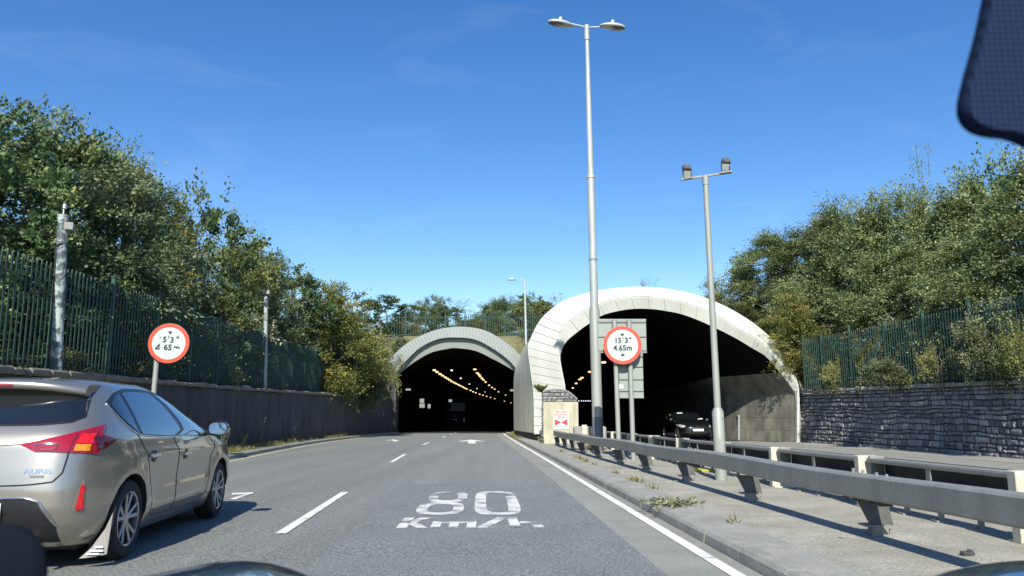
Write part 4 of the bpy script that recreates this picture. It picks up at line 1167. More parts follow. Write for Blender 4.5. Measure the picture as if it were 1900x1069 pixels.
# ------------------------------------------------------------------ cars
class Shape:
    """a car body as a stack of rounded plan outlines; x forward, y left, z up, rear axle at x = 0"""
    def __init__(s, z, rear, front, half, n):
        s.z, s.r, s.f, s.w, s.n = [np.array(q, float) for q in (z, rear, front, half, n)]
        zz = np.linspace(s.z[0], s.z[-1], 400)
        def sm(a):
            y = np.interp(zz, s.z, a)
            for _ in range(5):
                q = np.pad(y, 4, mode='edge'); q[:4] = 2 * y[0] - y[4:0:-1]; q[-4:] = 2 * y[-1] - y[-2:-6:-1]
                y = np.convolve(q, np.ones(9) / 9, 'valid')
            return y
        s.zz = zz; s.R, s.F_, s.W_, s.N_ = sm(s.r), sm(s.f), sm(s.w), sm(s.n)
    def q(s, z):
        g = lambda a: float(np.interp(z, s.zz, a))
        r, f, w, n = g(s.R), g(s.F_), g(s.W_), g(s.N_)
        return (r + f) / 2, (f - r) / 2, w, n
    def fold(s, x, y, z):              # sculpting of the flanks
        return y
    def per(s, phi, z, o=0.0, side=-1):
        """phi 0 = rear centre, 90 deg = side, 180 deg = nose"""
        xc, a, w, n = s.q(z)
        c, sn = math.cos(phi), math.sin(phi)
        x = xc - math.copysign(abs(c) ** (2 / n), c) * a
        y = side * abs(sn) ** (2 / n) * w
        y *= 1 + s.sculpt(x, z)
        nx, ny = -math.copysign(abs(c) ** (2 - 2 / n), c) / a, side * abs(sn) ** (2 - 2 / n) / w
        L = math.hypot(nx, ny) + 1e-9
        return Vector((x + nx / L * o, y + ny / L * o, z))
    def sculpt(s, x, z):
        return 0.0
    def phi_y(s, y, z):
        xc, a, w, n = s.q(z); return math.asin(min(1, (abs(y) / w)) ** (n / 2))
    def phi_x(s, x, z):
        xc, a, w, n = s.q(z); q = (xc - x) / a
        q = max(-1, min(1, q)); return math.acos(math.copysign(abs(q) ** (n / 2), q))
    def P(s, k, v, z, o=0.0, side=-1):
        ph = s.phi_y(v, z) if k == 'y' else s.phi_x(v, z)
        return s.per(ph, z, o, side)
    def body(s, nz=90, nphi=150):
        mb = MB(); rows = []
        zs = list(np.interp(np.linspace(0, 1, nz), np.linspace(0, 1, 9), np.quantile(s.zz, [0, .125, .25, .375, .5, .625, .75, .9, 1])))
        for z in zs:
            xc, a, w, n = s.q(z); row = []
            for k in range(nphi):
                t = 2 * PI * k / nphi
                c, sn = math.cos(t), math.sin(t)
                # spread the points evenly along the superellipse
                L = (abs(c) ** n + abs(sn) ** n) ** (-1 / n)
                ph = math.acos(max(-1, min(1, math.copysign((abs(c) * L) ** (n / 2), c))))
                p = s.per(ph, z, 0, -1 if sn >= 0 else 1)
                row.append(p)
            rows.append(row)
        mb.grid(rows, True)
        top = rows[-1]; c = Vector((sum(p.x for p in top) / len(top), 0, top[0].z + .006))
        k = len(top)
        base = len(mb.v); mb.v.append(tuple(c))
        o = base - k
        for i in range(k):
            mb.f.append((o + i, o + (i + 1) % k, base)); mb.m.append(0)
        mb.f.append(tuple(range(k))[::-1]); mb.m.append(0)
        return mb
    def patch(s, lower, upper, o, side=-1, n=16, m=8, mb=None):
        """skin between two polylines of (kind, value, z) lying on the body, lifted by o"""
        mb = mb or MB()
        def tophi(line):
            return [Vector(((s.phi_y(v, z) if k == 'y' else s.phi_x(v, z)), z, 0)) for k, v, z in line]
        a, b = resample(tophi(lower), n), resample(tophi(upper), n)
        rows = []
        for j in range(m + 1):
            rows.append([s.per(p.lerp(q, j / m).x, p.lerp(q, j / m).y, o, side) for p, q in zip(a, b)])
        mb.grid(rows, flip=side > 0)
        return mb
    def seam(s, pts, r=.004, o=0.0, side=-1, n=24, mb=None):
        mb = mb or MB(); ph = [Vector(((s.phi_y(v, z) if k == 'y' else s.phi_x(v, z)), z, 0)) for k, v, z in pts]
        mb.tube([s.per(p.x, p.y, o, side) for p in resample(ph, n)], r, 5)
        return mb

def boolean_cut(mb, cutters, mats, name, parent, dark):
    """body minus wheel wells"""
    o = obj(name, mb, mats + [dark], parent, True)
    tmp = []
    for c in cutters:
        k = obj('cut', c, [mats[0], dark]); k.data.polygons.foreach_set('material_index', [1] * len(k.data.polygons)); tmp.append(k)
        md = o.modifiers.new('b', 'BOOLEAN'); md.operation = 'DIFFERENCE'; md.object = k; md.solver = 'EXACT'
    bpy.context.view_layer.update()
    dg = bpy.context.evaluated_depsgraph_get()
    me = bpy.data.meshes.new_from_object(o.evaluated_get(dg))
    o.modifiers.clear(); o.data = me
    for k in tmp:
        bpy.data.objects.remove(k)
    me.polygons.foreach_set('use_smooth', [True] * len(me.polygons)); me.set_sharp_from_angle(angle=R(38))
    return o

def wheel(parent, x, y, z, r, side, rim_m, nsp=5, wd=.205):
    """tyre, rim with split spokes, hub; side -1 = right"""
    mb = MB(); prof = [(r * .66, -wd * .46), (r * .78, -wd * .5), (r * .94, -wd * .48), (r, -wd * .36), (r, wd * .36), (r * .94, wd * .48), (r * .78, wd * .5), (r * .66, wd * .46)]
    rows = [[Vector((x + math.cos(2 * PI * k / 48) * rr, y + side * d, z + math.sin(2 * PI * k / 48) * rr)) for k in range(48)] for rr, d in prof]
    mb.grid(rows, True, flip=side < 0); ty = obj('tyre', mb, M['rubber'], parent, 35)
    mb = MB(); prof = [(r * .70, wd * .44), (r * .685, wd * .50), (r * .645, wd * .47), (r * .63, wd * .1), (r * .62, -wd * .4)]
    rows = [[Vector((x + math.cos(2 * PI * k / 48) * rr, y + side * d, z + math.sin(2 * PI * k / 48) * rr)) for k in range(48)] for rr, d in prof]
    mb.grid(rows, True, flip=side > 0)
    for k in range(nsp):
        for dq in (-.16, .16):
            a0, a1 = 2 * PI * k / nsp + dq * .9 + .3, 2 * PI * k / nsp + dq * 1.55 + .3
            e0 = Vector((math.cos(a0) * r * .14, 0, math.sin(a0) * r * .14)); e1 = Vector((math.cos(a1) * r * .645, 0, math.sin(a1) * r * .645))
            c = Vector((x, y, z)); p0 = c + e0 + Vector((0, side * wd * .34, 0)); p1 = c + e1 + Vector((0, side * wd * .43, 0))
            mb.bar(p0, p1, r * .10, .022, up=Vector((0, side, 0)), bev=.006)
    mb.tube([(x, y + side * wd * .25, z), (x, y + side * wd * .40, z), (x, y + side * wd * .42, z)], [r * .19, r * .17, r * .1], 20)
    rm = obj('rim', mb, rim_m, ty, 35)
    mb = MB(); mb.tube([(x, y - side * wd * .1, z), (x, y + side * wd * .08, z)], r * .6, 24); obj('brake_disc', mb, M['dark'], ty)
    return ty

M['taupe'] = pm('taupe metallic paint', (.41, .385, .325), .30, .76, var=.015, vs=2, coat=1.0, fine=.04, fs=900)
M['taupe_plain'] = pm('taupe plastic', (.20, .195, .175), .55, .1, var=.03)
M['rim'] = pm('alloy rim', (.42, .43, .44), .28, .85, var=.06)
M['redlens'] = pm('red lamp lens', (.30, .006, .018), .10, var=.12, vs=14, coat=1.0)
M['redlit'] = pm('bright red reflector lens', (.75, .012, .015), .18, var=.45, vs=42, coat=1.0)
M['darklens'] = pm('dark red lamp end', (.07, .004, .008), .08, var=.2, vs=10, coat=1.0)
M['amber'] = pm('amber lens', (.80, .28, .012), .18, var=.4, vs=38, coat=1.0)
M['plate'] = pm('white number plate', (.72, .74, .72), .4)
m, nt, b = nodes('dark car glass'); b.inputs['Base Color'].default_value = (.010, .013, .015, 1); b.inputs['Roughness'].default_value = .03; b.inputs['IOR'].default_value = 1.55; b.inputs['Coat Weight'].default_value = 1.0; b.inputs['Coat Roughness'].default_value = .01
M['carglass'] = m
m, nt, b = nodes('mirror glass'); b.inputs['Base Color'].default_value = (.75, .8, .8, 1); b.inputs['Metallic'].default_value = 1; b.inputs['Roughness'].default_value = .04
M['mirror'] = m

# --- silver taupe hatchback on the left
car = thing('parked_car', (0, 0, 0), '', '')
car.name = 'hatchback_car'
tag(car, 'taupe silver hatchback driving ahead in the left lane, cut off by the left edge', 'car')
class Hatch(Shape):
    def sculpt(s, x, z):
        v = .016 * math.exp(-((z - .80) / .06) ** 2) * sstep(-.7, .3, x) * (1 - sstep(2.6, 3.3, x))          # shoulder line
        v += .014 * math.exp(-((z - .36) / .06) ** 2) * sstep(.3, .7, x) * (1 - sstep(1.9, 2.3, x))           # sill crease
        v -= .018 * math.exp(-((z - .58) / .11) ** 2) * sstep(.2, .7, x) * (1 - sstep(2.0, 2.5, x))
        for ax in (0, 2.6):
            d = math.hypot(x - ax, z - .31); v += .022 * math.exp(-((d - .40) / .07) ** 2) * (1 if z < .85 else 0)
        return v
H = Hatch([.17, .24, .34, .46, .60, .72, .84, .93, 1.00, 1.06, 1.15, 1.25, 1.33, 1.385, 1.425, 1.450, 1.462],
          [-.50, -.62, -.70, -.745, -.75, -.735, -.715, -.70, -.665, -.62, -.54, -.45, -.385, -.335, -.27, -.10, .25],
          [3.30, 3.42, 3.50, 3.53, 3.51, 3.44, 3.18, 2.80, 2.44, 2.24, 1.98, 1.69, 1.43, 1.22, 1.00, .75, .50],
          [.79, .83, .862, .876, .880, .877, .872, .862, .838, .812, .766, .712, .662, .620, .560, .44, .22],
          [6.6, 6.6, 6.6, 6.5, 6.3, 6.2, 6.2, 6.0, 5.8, 5.5, 5.2, 5.0, 4.6, 4.4, 4.2, 3.6, 3.0])
cut = []
for ax in (0, 2.6):
    for sd_ in (-1, 1):
        c = MB(); c.tube([(ax, sd_ * .58, .315), (ax, sd_ * 1.2, .315)], .352, 48); cut.append(c)
boolean_cut(H.body(), cut, [M['taupe']], 'body', car, M['dark'])
mb = MB(); mb.box((1.4, 0, .20), (3.6, 1.3, .12)); obj('underbody', mb, M['dark'], car)
for sd_ in (-1, 1):
    for ax in (0, 2.6):
        wheel(car, ax, sd_ * .765, .312, .312, sd_, M['rim'])
    # glass of the side: rear quarter, rear door, front door
    rim = H.patch([('x', -.17, 1.215), ('x', .12, .985), ('x', .55, .955), ('x', 1.7, .925), ('x', 2.18, .93)], [('x', -.18, 1.24), ('x', -.0, 1.32), ('x', .5, 1.375), ('x', 1.0, 1.360), ('x', 1.42, 1.29), ('x', 1.85, 1.12), ('x', 2.2, .945)], .002, sd_, 40, 10)
    gf = obj('window_surround', rim, M['trim'], car, True)
    for lo, up in (([('x', -.12, 1.205), ('x', .06, 1.04), ('x', .16, .99)], [('x', -.13, 1.23), ('x', -.02, 1.285), ('x', .10, 1.322)]),
                   ([('x', .22, .985), ('x', .55, .968), ('x', .99, .957)], [('x', .16, 1.325), ('x', .45, 1.345), ('x', .80, 1.345)]),
                   ([('x', 1.11, .954), ('x', 1.6, .943), ('x', 1.98, .942)], [('x', .92, 1.342), ('x', 1.1, 1.322), ('x', 1.42, 1.245), ('x', 1.92, 1.02)])):
        obj('side_window', H.patch(lo, up, .005, sd_, 20, 8), M['carglass'], gf, True)
    mb = H.seam([('x', -.18, 1.235), ('x', .12, .984), ('x', .55, .952), ('x', 1.7, .922), ('x', 2.18, .926)], .006, .004, sd_, 40); obj('chrome_strip', mb, M['chrome'], car, True)
    # door shuts
    mb = H.seam([('x', .12, .975), ('x', .25, .83), ('x', .36, .66), ('x', .46, .40), ('x', .46, .30), ('x', .55, .275), ('x', 1.9, .255)], .0045, 0, sd_, 60)
    H.seam([('x', 1.05, .945), ('x', 1.10, .75), ('x', 1.10, .45), ('x', 1.06, .27)], .0045, 0, sd_, 40, mb); H.seam([('x', 2.12, .92), ('x', 2.17, .72), ('x', 2.13, .45), ('x', 2.0, .26)], .0045, 0, sd_, 40, mb)
    obj('door_gap', mb, M['dark'], car)
    for hx, hz in ((.40, .795), (1.27, .775)):
        c = H.P('x', hx, hz, .024, sd_); mb = MB(); mb.box(c, (.20, .022, .034), bev=.010)
        for e in (-.085, .085): mb.box(c + Vector((e, -sd_ * .012, 0)), (.028, .03, .03), bev=.008)
        hd = obj('door_handle', mb, M['chrome'], car, 40)
        mb = MB(); cc = H.P('x', hx + .02, hz - .006, .0015, sd_); mb.disc(cc, .052, (0, sd_, 0), .003, 24); obj('handle_cup', mb, M['trim'], hd)
    # mirror
    c = H.P('x', 1.98, .975, .16, sd_)
    mb = MB(); mb.bar(H.P('x', 2.05, .955, -.02, sd_), c + Vector((0, 0, -.03)), .08, .035, bev=.012); obj('mirror_arm', mb, M['trim'], car, 40)
    mb = MB(); rows = []
    for i, (dx, f) in enumerate(((-.045, .97), (-.03, 1.0), (.03, .95), (.08, .72), (.105, .3))):
        rows.append([c + Vector((dx, sd_ * math.copysign(abs(math.cos(t)) ** .75, math.cos(t)) * .108 * f, math.copysign(abs(math.sin(t)) ** .75, math.sin(t)) * .073 * f + .03)) for t in np.linspace(0, 2 * PI, 25)[:-1]])
    mb.grid(rows, True); mb.add(rows[-1], [tuple(range(24))]); mh = obj('mirror_housing', mb, M['taupe'], car, True)
    mb = MB(); ring = [c + Vector((-.044, sd_ * math.copysign(abs(math.cos(t)) ** .75, math.cos(t)) * .094, math.copysign(abs(math.sin(t)) ** .75, math.sin(t)) * .062 + .03)) for t in np.linspace(0, 2 * PI, 25)[:-1]]
    mb.add(ring, [tuple(range(24))]); obj('mirror_glass', mb, M['mirror'], mh)
    # tail lamp: inner part on the hatch, outer part on the wing
    tl_ = obj('tail_lamp', H.patch([('y', .33, .925), ('y', .43, .875), ('y', .62, .868), ('y', .76, .855), ('x', -.50, .850), ('x', -.28, .945)], [('y', .33, .932), ('y', .50, .970), ('y', .66, 1.020), ('y', .755, 1.07), ('x', -.45, 1.005), ('x', -.28, .955)], .010, sd_, 40, 8), M['redlens'], car, True)
    obj('stop_lens', H.patch([('y', .675, .930), ('y', .76, .930), ('x', -.53, .930)], [('y', .685, 1.000), ('y', .755, 1.005), ('x', -.53, .995)], .014, sd_, 20, 5), M['redlit'], tl_, True)
    obj('indicator_lens', H.patch([('y', .670, .878), ('y', .74, .874), ('x', -.56, .872)], [('y', .675, .924), ('y', .75, .924), ('x', -.55, .922)], .014, sd_, 20, 4), M['amber'], tl_, True)
    obj('lamp_end', H.patch([('x', -.50, .875), ('x', -.40, .90), ('x', -.30, .944)], [('x', -.50, .985), ('x', -.40, .980), ('x', -.30, .956)], .014, sd_, 12, 4), M['darklens'], tl_, True)
    mb = H.seam([('y', .42, .925), ('y', .58, .925), ('y', .565, .890), ('y', .47, .890), ('y', .42, .925)], .003, .014, sd_, 40); obj('lamp_trim', mb, M['chrome'], tl_)
    mb = H.seam([('y', .645, .868), ('y', .655, .94), ('y', .665, 1.000)], .003, .012, sd_, 14); obj('lamp_gap', mb, M['dark'], tl_)
    # bumper reflector and its groove
    gr_ = obj('reflector_recess', H.patch([('y', .695, .44), ('y', .755, .44)], [('y', .735, .66), ('y', .752, .66)], .002, sd_, 10, 8), M['taupe_plain'], car, True)
    obj('reflector', H.patch([('y', .715, .45), ('y', .75, .45)], [('y', .735, .63), ('y', .75, .63)], .010, sd_, 8, 8), M['redlit'], gr_, True)
    # mud flap behind the rear wheel
    mb = MB(); fl_ = [Vector((-.345, sd_ * .875, .40)), Vector((-.40, sd_ * .875, .10)), Vector((-.42, sd_ * .80, .085)), Vector((-.43, sd_ * .69, .075)), Vector((-.40, sd_ * .76, .15)), Vector((-.365, sd_ * .835, .28))]
    mb.prism(fl_ if sd_ > 0 else fl_[::-1], (.012, 0, 0)); fo = obj('mud_flap', mb, M['taupe_plain'], car)
    mb = MB()
    for k, (ya, yb_, zz) in enumerate(((.79, .85, .155), (.76, .855, .13), (.74, .83, .108))):
        mb.box((-.428 + .004 * k + .012 * (1 - k), sd_ * (ya + yb_) / 2, zz), (.004, yb_ - ya, .013))
    obj('flap_mark', mb, M['white_cap'], fo)
# rear window, spoiler, hatch gap, bumper insert, plate, badge, exhaust
both = lambda z0, y0: [('y', y0, z0)]
def rear_patch(lo, up, o, n=40, m=8):
    """patch across the whole tail: polylines of (y, z), y from -w to w"""
    mb = MB(); a, b_ = resample([Vector((y, z, 0)) for y, z in lo], n), resample([Vector((y, z, 0)) for y, z in up], n); rows = []
    for j in range(m + 1):
        r = []
        for p, q in zip(a, b_):
            c = p.lerp(q, j / m); v = H.P('y', abs(c.x), c.y, o, -1 if c.x < 0 else 1); v.y = c.x; r.append(v)
        rows.append(r)
    mb.grid(rows, flip=True); return mb
rg = obj('rear_window_surround', rear_patch([(-.66, 1.12), (-.60, 1.078), (-.40, 1.06), (0, 1.055), (.40, 1.06), (.60, 1.078), (.66, 1.12)], [(-.60, 1.33), (-.4, 1.362), (0, 1.37), (.4, 1.362), (.60, 1.33)], .002), M['trim'], car, True)
obj('rear_window', rear_patch([(-.645, 1.135), (-.59, 1.098), (-.40, 1.08), (0, 1.075), (.40, 1.08), (.59, 1.098), (.645, 1.135)], [(-.58, 1.325), (-.4, 1.352), (0, 1.36), (.4, 1.352), (.58, 1.325)], .006), M['carglass'], rg, True)
mb = MB(); rows = []
for k in np.linspace(-1, 1, 31):
    y = .60 * k; c_ = 1 - .35 * abs(k) ** 3
    zt_ = 1.425 - .055 * abs(k) ** 2.5
    rows.append([(-.10, y, zt_ + .012), (-.30, y, zt_ + .004), (-.42 * c_ - .06, y, zt_ - .020), (-.455 * c_ - .06, y, zt_ - .040), (-.45 * c_ - .05, y, zt_ - .085), (-.20, y, zt_ - .09)])
mb.grid(rows, flip=False); mb.add(rows[0], [tuple(range(6))]); mb.add(rows[-1], [tuple(range(6))[::-1]]); sp = obj('spoiler', mb, M['taupe'], car, True)
mb = MB(); mb.box((-.507, 0, 1.362), (.012, .26, .018), bev=.004); obj('brake_light', mb, M['redlens'], sp)
mb = MB()
for sd_ in (-1, 1):
    H.seam([('y', .02, .635), ('y', .40, .640), ('y', .58, .66), ('y', .63, .72), ('y', .645, .84), ('y', .645, .868)], .006, 0, sd_, 40, mb); 
    H.seam([('y', .0, .915), ('y', .33, .928)], .003, 0, sd_, 12, mb)
obj('hatch_gap', mb, M['dark'], car)
mb = rear_patch([(-.60, .345), (-.3, .335), (.3, .335), (.60, .345)], [(-.50, .515), (-.42, .545), (.42, .545), (.50, .515)], .006); bi = obj('bumper_insert', mb, M['trim'], car, True)
mb = MB()
for sd_ in (-1, 1):
    H.seam([('y', 0, .551), ('y', .41, .551), ('y', .51, .52), ('y', .61, .345)], .007, .006, sd_, 40, mb)
obj('insert_trim', mb, M['chrome'], bi, True)
mb = rear_patch([(-.60, .215), (.60, .215)], [(-.61, .345), (.61, .345)], .004); obj('rear_diffuser', mb, M['dark'], car, True)
mb = MB(); mb.box((-.765, 0, .462), (.008, .54, .11), bev=.003); pl = obj('number_plate', mb, M['plate'], bi)
mb = MB(); mb.tube([(-.70, -.46, .245), (-.50, -.46, .25)], .026, 12); obj('exhaust_pipe', mb, M['chrome'], car, True)
mb = MB(); add_text(mb, 'AURIS', .046, (-.748, -.475, .735), (0, -1, 0), (0, 0, 1), sx=1.5, bold=.0015)
mb.v = [(H.P('y', abs(y), z, .004, -1).x, y, z) for x, y, z in mb.v]
obj('badge_lettering', mb, M['chrome'], car)
mb = MB(); mb.bar(H.P('y', .43, .700, .004), H.P('y', .52, .700, .004), .006, .016); obj('badge_strip', mb, M['chrome'], car)
mb = MB(); mb.tube([(-.02, 0, 1.45), (-.06, 0, 1.475), (-.20, 0, 1.55)], [.018, .006, .004], 8); obj('aerial', mb, M['trim'], car)
mb = MB(); rows = []
obj('bonnet_gap', H.seam([('x', 2.30, .965), ('x', 2.75, .90), ('x', 3.2, .80)], .004, 0, -1, 20), M['dark'], car)
obj('windscreen', H.patch([('x', 2.34, .985), ('x', 2.40, .985)], [('x', 1.0, 1.40), ('x', 1.05, 1.405)], .003, -1, 6, 6), M['carglass'], car, True)
a_, b_ = gd(236, 1037), gd(412, 957)
hd_ = math.atan2(b_.y - a_.y, b_.x - a_.x)
fw_ = Vector((math.cos(hd_), math.sin(hd_), 0)); lf_ = Vector((-fw_.y, fw_.x, 0))
pos = a_ + lf_ * .88
car.location = (pos.x, pos.y, gz(pos.y) + .002); car.rotation_euler = (0, math.atan(K), hd_)

# --- black hatchback leaving the right tunnel
bc = thing('hatchback_car', (0, 0, 0), 'black hatchback coming out of the right tunnel, beyond the far barrier', 'car')
B2 = Shape([.18, .26, .36, .50, .64, .76, .86, .95, 1.02, 1.10, 1.2, 1.3, 1.38, 1.43, 1.462, 1.475],
           [-.55, -.68, -.78, -.84, -.85, -.82, -.80, -.76, -.70, -.60, -.50, -.38, -.25, -.12, .1, .3],
           [3.36, 3.46, 3.54, 3.56, 3.54, 3.46, 3.22, 2.86, 2.48, 2.22, 1.92, 1.62, 1.35, 1.12, .85, .6],
           [.80, .84, .868, .878, .878, .875, .868, .85, .825, .79, .742, .69, .645, .60, .50, .25],
           [4.6, 4.6, 4.4, 4.2, 4.0, 4.0, 4.2, 4.2, 4.2, 4.2, 4.2, 4.2, 4.2, 4.0, 3.6, 3])
M['blackpaint'] = pm('black car paint', (.008, .009, .011), .2, .0, var=.05, coat=1.0)
cut = []
for ax in (0, 2.64):
    for sd_ in (-1, 1):
        c = MB(); c.tube([(ax, sd_ * .58, .315), (ax, sd_ * 1.2, .315)], .35, 32); cut.append(c)
boolean_cut(B2.body(60, 100), cut, [M['blackpaint']], 'body', bc, M['dark'])
m_lamp = pm('clear headlamp', (.75, .74, .70), .15, .3, var=.35, vs=30, coat=1.0)
for sd_ in (-1, 1):
    for ax in (0, 2.64): wheel(bc, ax, sd_ * .76, .312, .312, sd_, M['rim'])
    obj('headlight', B2.patch([('x', 3.05, .735), ('x', 3.30, .69), ('y', .48, .655)], [('x', 2.95, .80), ('x', 3.20, .775), ('y', .50, .70)], .008, sd_, 16, 4) if False else (lambda mb: mb)(MB().grid([[B2.per(PI - ph, z, .006, sd_) for ph in np.linspace(a0, a1, 10)] for z, a0, a1 in ((.63, .62, .80), (.66, .50, .95), (.70, .46, 1.12), (.74, .52, 1.22), (.77, .72, 1.26))])), m_lamp, bc, True)
    gf = obj('window_surround', B2.patch([('x', -.40, 1.10), ('x', .3, .985), ('x', 2.1, .965)], [('x', -.25, 1.27), ('x', .5, 1.365), ('x', 1.0, 1.36), ('x', 1.5, 1.25), ('x', 2.12, .975)], .003, sd_, 30, 8), M['carglass'], bc, True)
    c = B2.P('x', 1.95, 1.0, .13, sd_); mb = MB(); mb.box(c, (.12, .20, .14), bev=.045); obj('mirror_housing', mb, M['blackpaint'], bc, True)
def nose(lo, up, o, n=24, m=8):
    mb = MB(); rows = []
    a, b_ = resample([Vector((y, z, 0)) for y, z in lo], n), resample([Vector((y, z, 0)) for y, z in up], n)
    for j in range(m + 1):
        r = []
        for p, q in zip(a, b_):
            c = p.lerp(q, j / m); ph = PI - B2.phi_y(abs(c.x), c.y); v = B2.per(ph, c.y, o, -1 if c.x < 0 else 1); v.y = c.x; r.append(v)
        rows.append(r)
    mb.grid(rows); return mb
obj('windscreen', nose([(-.70, 1.02), (0, .99), (.70, 1.02)], [(-.56, 1.39), (0, 1.42), (.56, 1.39)], .004, 24, 14), M['carglass'], bc, True)
obj('grille', nose([(-.42, .30), (0, .27), (.42, .30)], [(-.50, .40), (0, .44), (.50, .40)], .004), M['dark'], bc, True)
gl_ = obj('upper_grille', nose([(-.40, .60), (0, .565), (.40, .60)], [(-.42, .635), (0, .61), (.42, .635)], .004), M['trim'], bc, True)
mb = MB(); mb.box((3.585, 0, .515), (.008, .52, .11), bev=.004); pn = obj('number_plate', mb, M['plate'], bc)
mb = MB(); mb.tube([(3.55, -.045, .67), (3.56, -.02, .655), (3.565, 0, .67), (3.56, .02, .655), (3.55, .045, .67)], .010, 6); mb.disc((3.54, 0, .665), .055, (1, 0, 0), .01, 24, r0=.046); obj('emblem', mb, M['chrome'], bc)
mb = nose([(.22, 1.33), (.50, 1.32)], [(.22, 1.38), (.48, 1.37)], .008, 8, 3); mb.v = [(x, -abs(y), z) for x, y, z in mb.v]; obj('visor_sticker', mb, M['white_cap'], bc)
mb = nose([(.30, 1.02), (.62, 1.04)], [(.30, 1.05), (.60, 1.10)], .008, 8, 3); obj('disc_holder', mb, M['white_cap'], bc)
yb_ = 38.2
bc.location = ((1285 - CX) / F * yb_, yb_ + 3.5, gz(yb_ + 2)); bc.rotation_euler = (0, -math.atan(K), R(-90 + 2))

# --- dark blue bus inside the left tunnel
yb_ = 82.0
xb = (845.5 - CX) / F * yb_
bus = thing('bus', (xb, yb_, gz(yb_)), 'dark blue bus seen from behind, far inside the left tunnel', 'bus')
zb_ = gz(yb_)
M['bluebus'] = pm('dark blue bus paint', (.012, .02, .06), .7, var=.1, spec=.2)
mb = MB(); mb.box((xb, yb_ + 5, zb_ + 1.85), (2.3, 10, 3.0), bev=.16); obj('body', mb, M['bluebus'], bus, 40)
mb = MB(); mb.box((xb + .32, yb_ - .01, zb_ + 2.35), (1.5, .03, .85), bev=.012); obj('rear_window', mb, pm('bus window', (.025, .045, .06), .35, var=.3), bus)
mb = MB(); mb.box((xb - .5, yb_ - .01, zb_ + 3.02), (.34, .03, .26), bev=.01); obj('route_display', mb, emis('route display', (.8, .9, 1), .35), bus)
mb = MB(); mb.box((xb, yb_ - .01, zb_ + 1.05), (.5, .03, .12), bev=.01); obj('number_plate', mb, M['plate'], bus)
mb = MB(); mb.box((xb - .02, yb_ - .01, zb_ + 1.45), (.3, .03, .26), bev=.06); obj('emblem', mb, M['red_sym'], bus)
for s in (-1, 1):
    mb = MB(); mb.box((xb + s * .98, yb_ - .01, zb_ + 1.0), (.16, .03, .4), bev=.01); obj('tail_lamp', mb, M['redlens'], bus)
    mb = MB(); mb.tube([(xb + s * .72, yb_ + 2.5, zb_ + .48), (xb + s * 1.08, yb_ + 2.5, zb_ + .48)], .48, 24); obj('wheel', mb, M['rubber'], bus, 40)
    mb = MB(); mb.tube([(xb + s * .72, yb_ + 8, zb_ + .48), (xb + s * 1.08, yb_ + 8, zb_ + .48)], .48, 24); obj('wheel', mb, M['rubber'], bus, 40)

# --- the blue car the picture is taken from: its bonnet, a mirror shroud and a made-up dark blob
oc = thing('blue_car', (.22, 1.2, 0), 'dark blue car bonnet just below the view, nearest the viewer', 'car')
M['bluepaint'] = pm('dark blue metallic paint', (.018, .055, .16), .16, .5, var=.04, coat=1.0)
def bon(x, y):
    z = .845 - .12 * (y - 1.0) - .30 * max(0, y - 1.2) ** 2 - .8 * max(0, y - 1.55) ** 2
    z += .068 * math.exp(-((abs(x) - .66) / .135) ** 2) - .9 * max(0, abs(x) - .78) ** 2
    z -= .004 * math.exp(-((abs(x) - .50) / .03) ** 2)
    return z
def bsec(x0, x1, n, y0=.62, y1=1.9):
    mb = MB(); mb.grid([[(.22 + x, y, bon(x, y)) for x in np.linspace(x0, x1, n)] for y in np.linspace(y0, y1, 36)]); return mb
obj('bonnet', bsec(-.745, .745, 60), M['bluepaint'], oc, True)
for s in (-1, 1):
    mb = MB(); rows = []
    for y in np.linspace(.62, 1.9, 30):
        r = [(.22 + s * x, y, bon(x, y)) for x in np.linspace(.752, .87, 8)]
        r += [(.22 + s * .90, y, bon(.87, y) - .06), (.22 + s * .91, y, .55), (.22 + s * .90, y, .30)]
        rows.append(r)
    mb.grid(rows, flip=s < 0); obj('wing', mb, M['bluepaint'], oc, True)
mb = MB(); rows = []
for x in np.linspace(-.9, .9, 40):
    e = .10 * abs(x / .9) ** 3; z1 = bon(min(abs(x), .87), 1.9)
    rows.append([(.22 + x, 1.902 - e * 0, z1), (.22 + x, 1.98 - e, z1 - .12), (.22 + x, 2.02 - e, .45), (.22 + x, 1.99 - e, .25), (.22 + x, 1.8 - e, .2)])
mb.grid(rows, flip=True); obj('bumper', mb, M['bluepaint'], oc, True)
m, nt, b = nodes('dotted shade print'); L_ = nt.links.new
tc = N(nt, 'ShaderNodeTexCoord'); mp = N(nt, 'ShaderNodeMapping'); mp.inputs['Scale'].default_value = (260, 40, 260); L_(tc.outputs['Object'], mp.inputs[0])
vo = N(nt, 'ShaderNodeTexVoronoi', Scale=1.0); vo.inputs['Randomness'].default_value = .12; L_(mp.outputs[0], vo.inputs['Vector'])
rp = N(nt, 'ShaderNodeValToRGB'); e = rp.color_ramp.elements; e[0].position = .22; e[0].color = (.020, .036, .085, 1); e[1].position = .42; e[1].color = (.008, .014, .036, 1)
L_(vo.outputs['Distance'], rp.inputs[0]); L_(rp.outputs[0], b.inputs['Base Color']); b.inputs['Roughness'].default_value = .95; b.inputs['Specular IOR Level'].default_value = .1
pts = [(1856, -90), (1830, 40), (1806, 130), (1795, 180), (1797, 208), (1810, 228), (1834, 241), (1880, 248), (2030, 258), (2060, -90)]
ym = .46
ms = thing('mirror_shroud', at(1900, 120, ym), 'dark dotted shroud of the rear view mirror hanging in the top right corner', 'mirror mount')
poly = [at(u, v, ym) for u, v in pts]
ctr = sum(poly, Vector()) / len(poly)
mb = MB(); rows = []
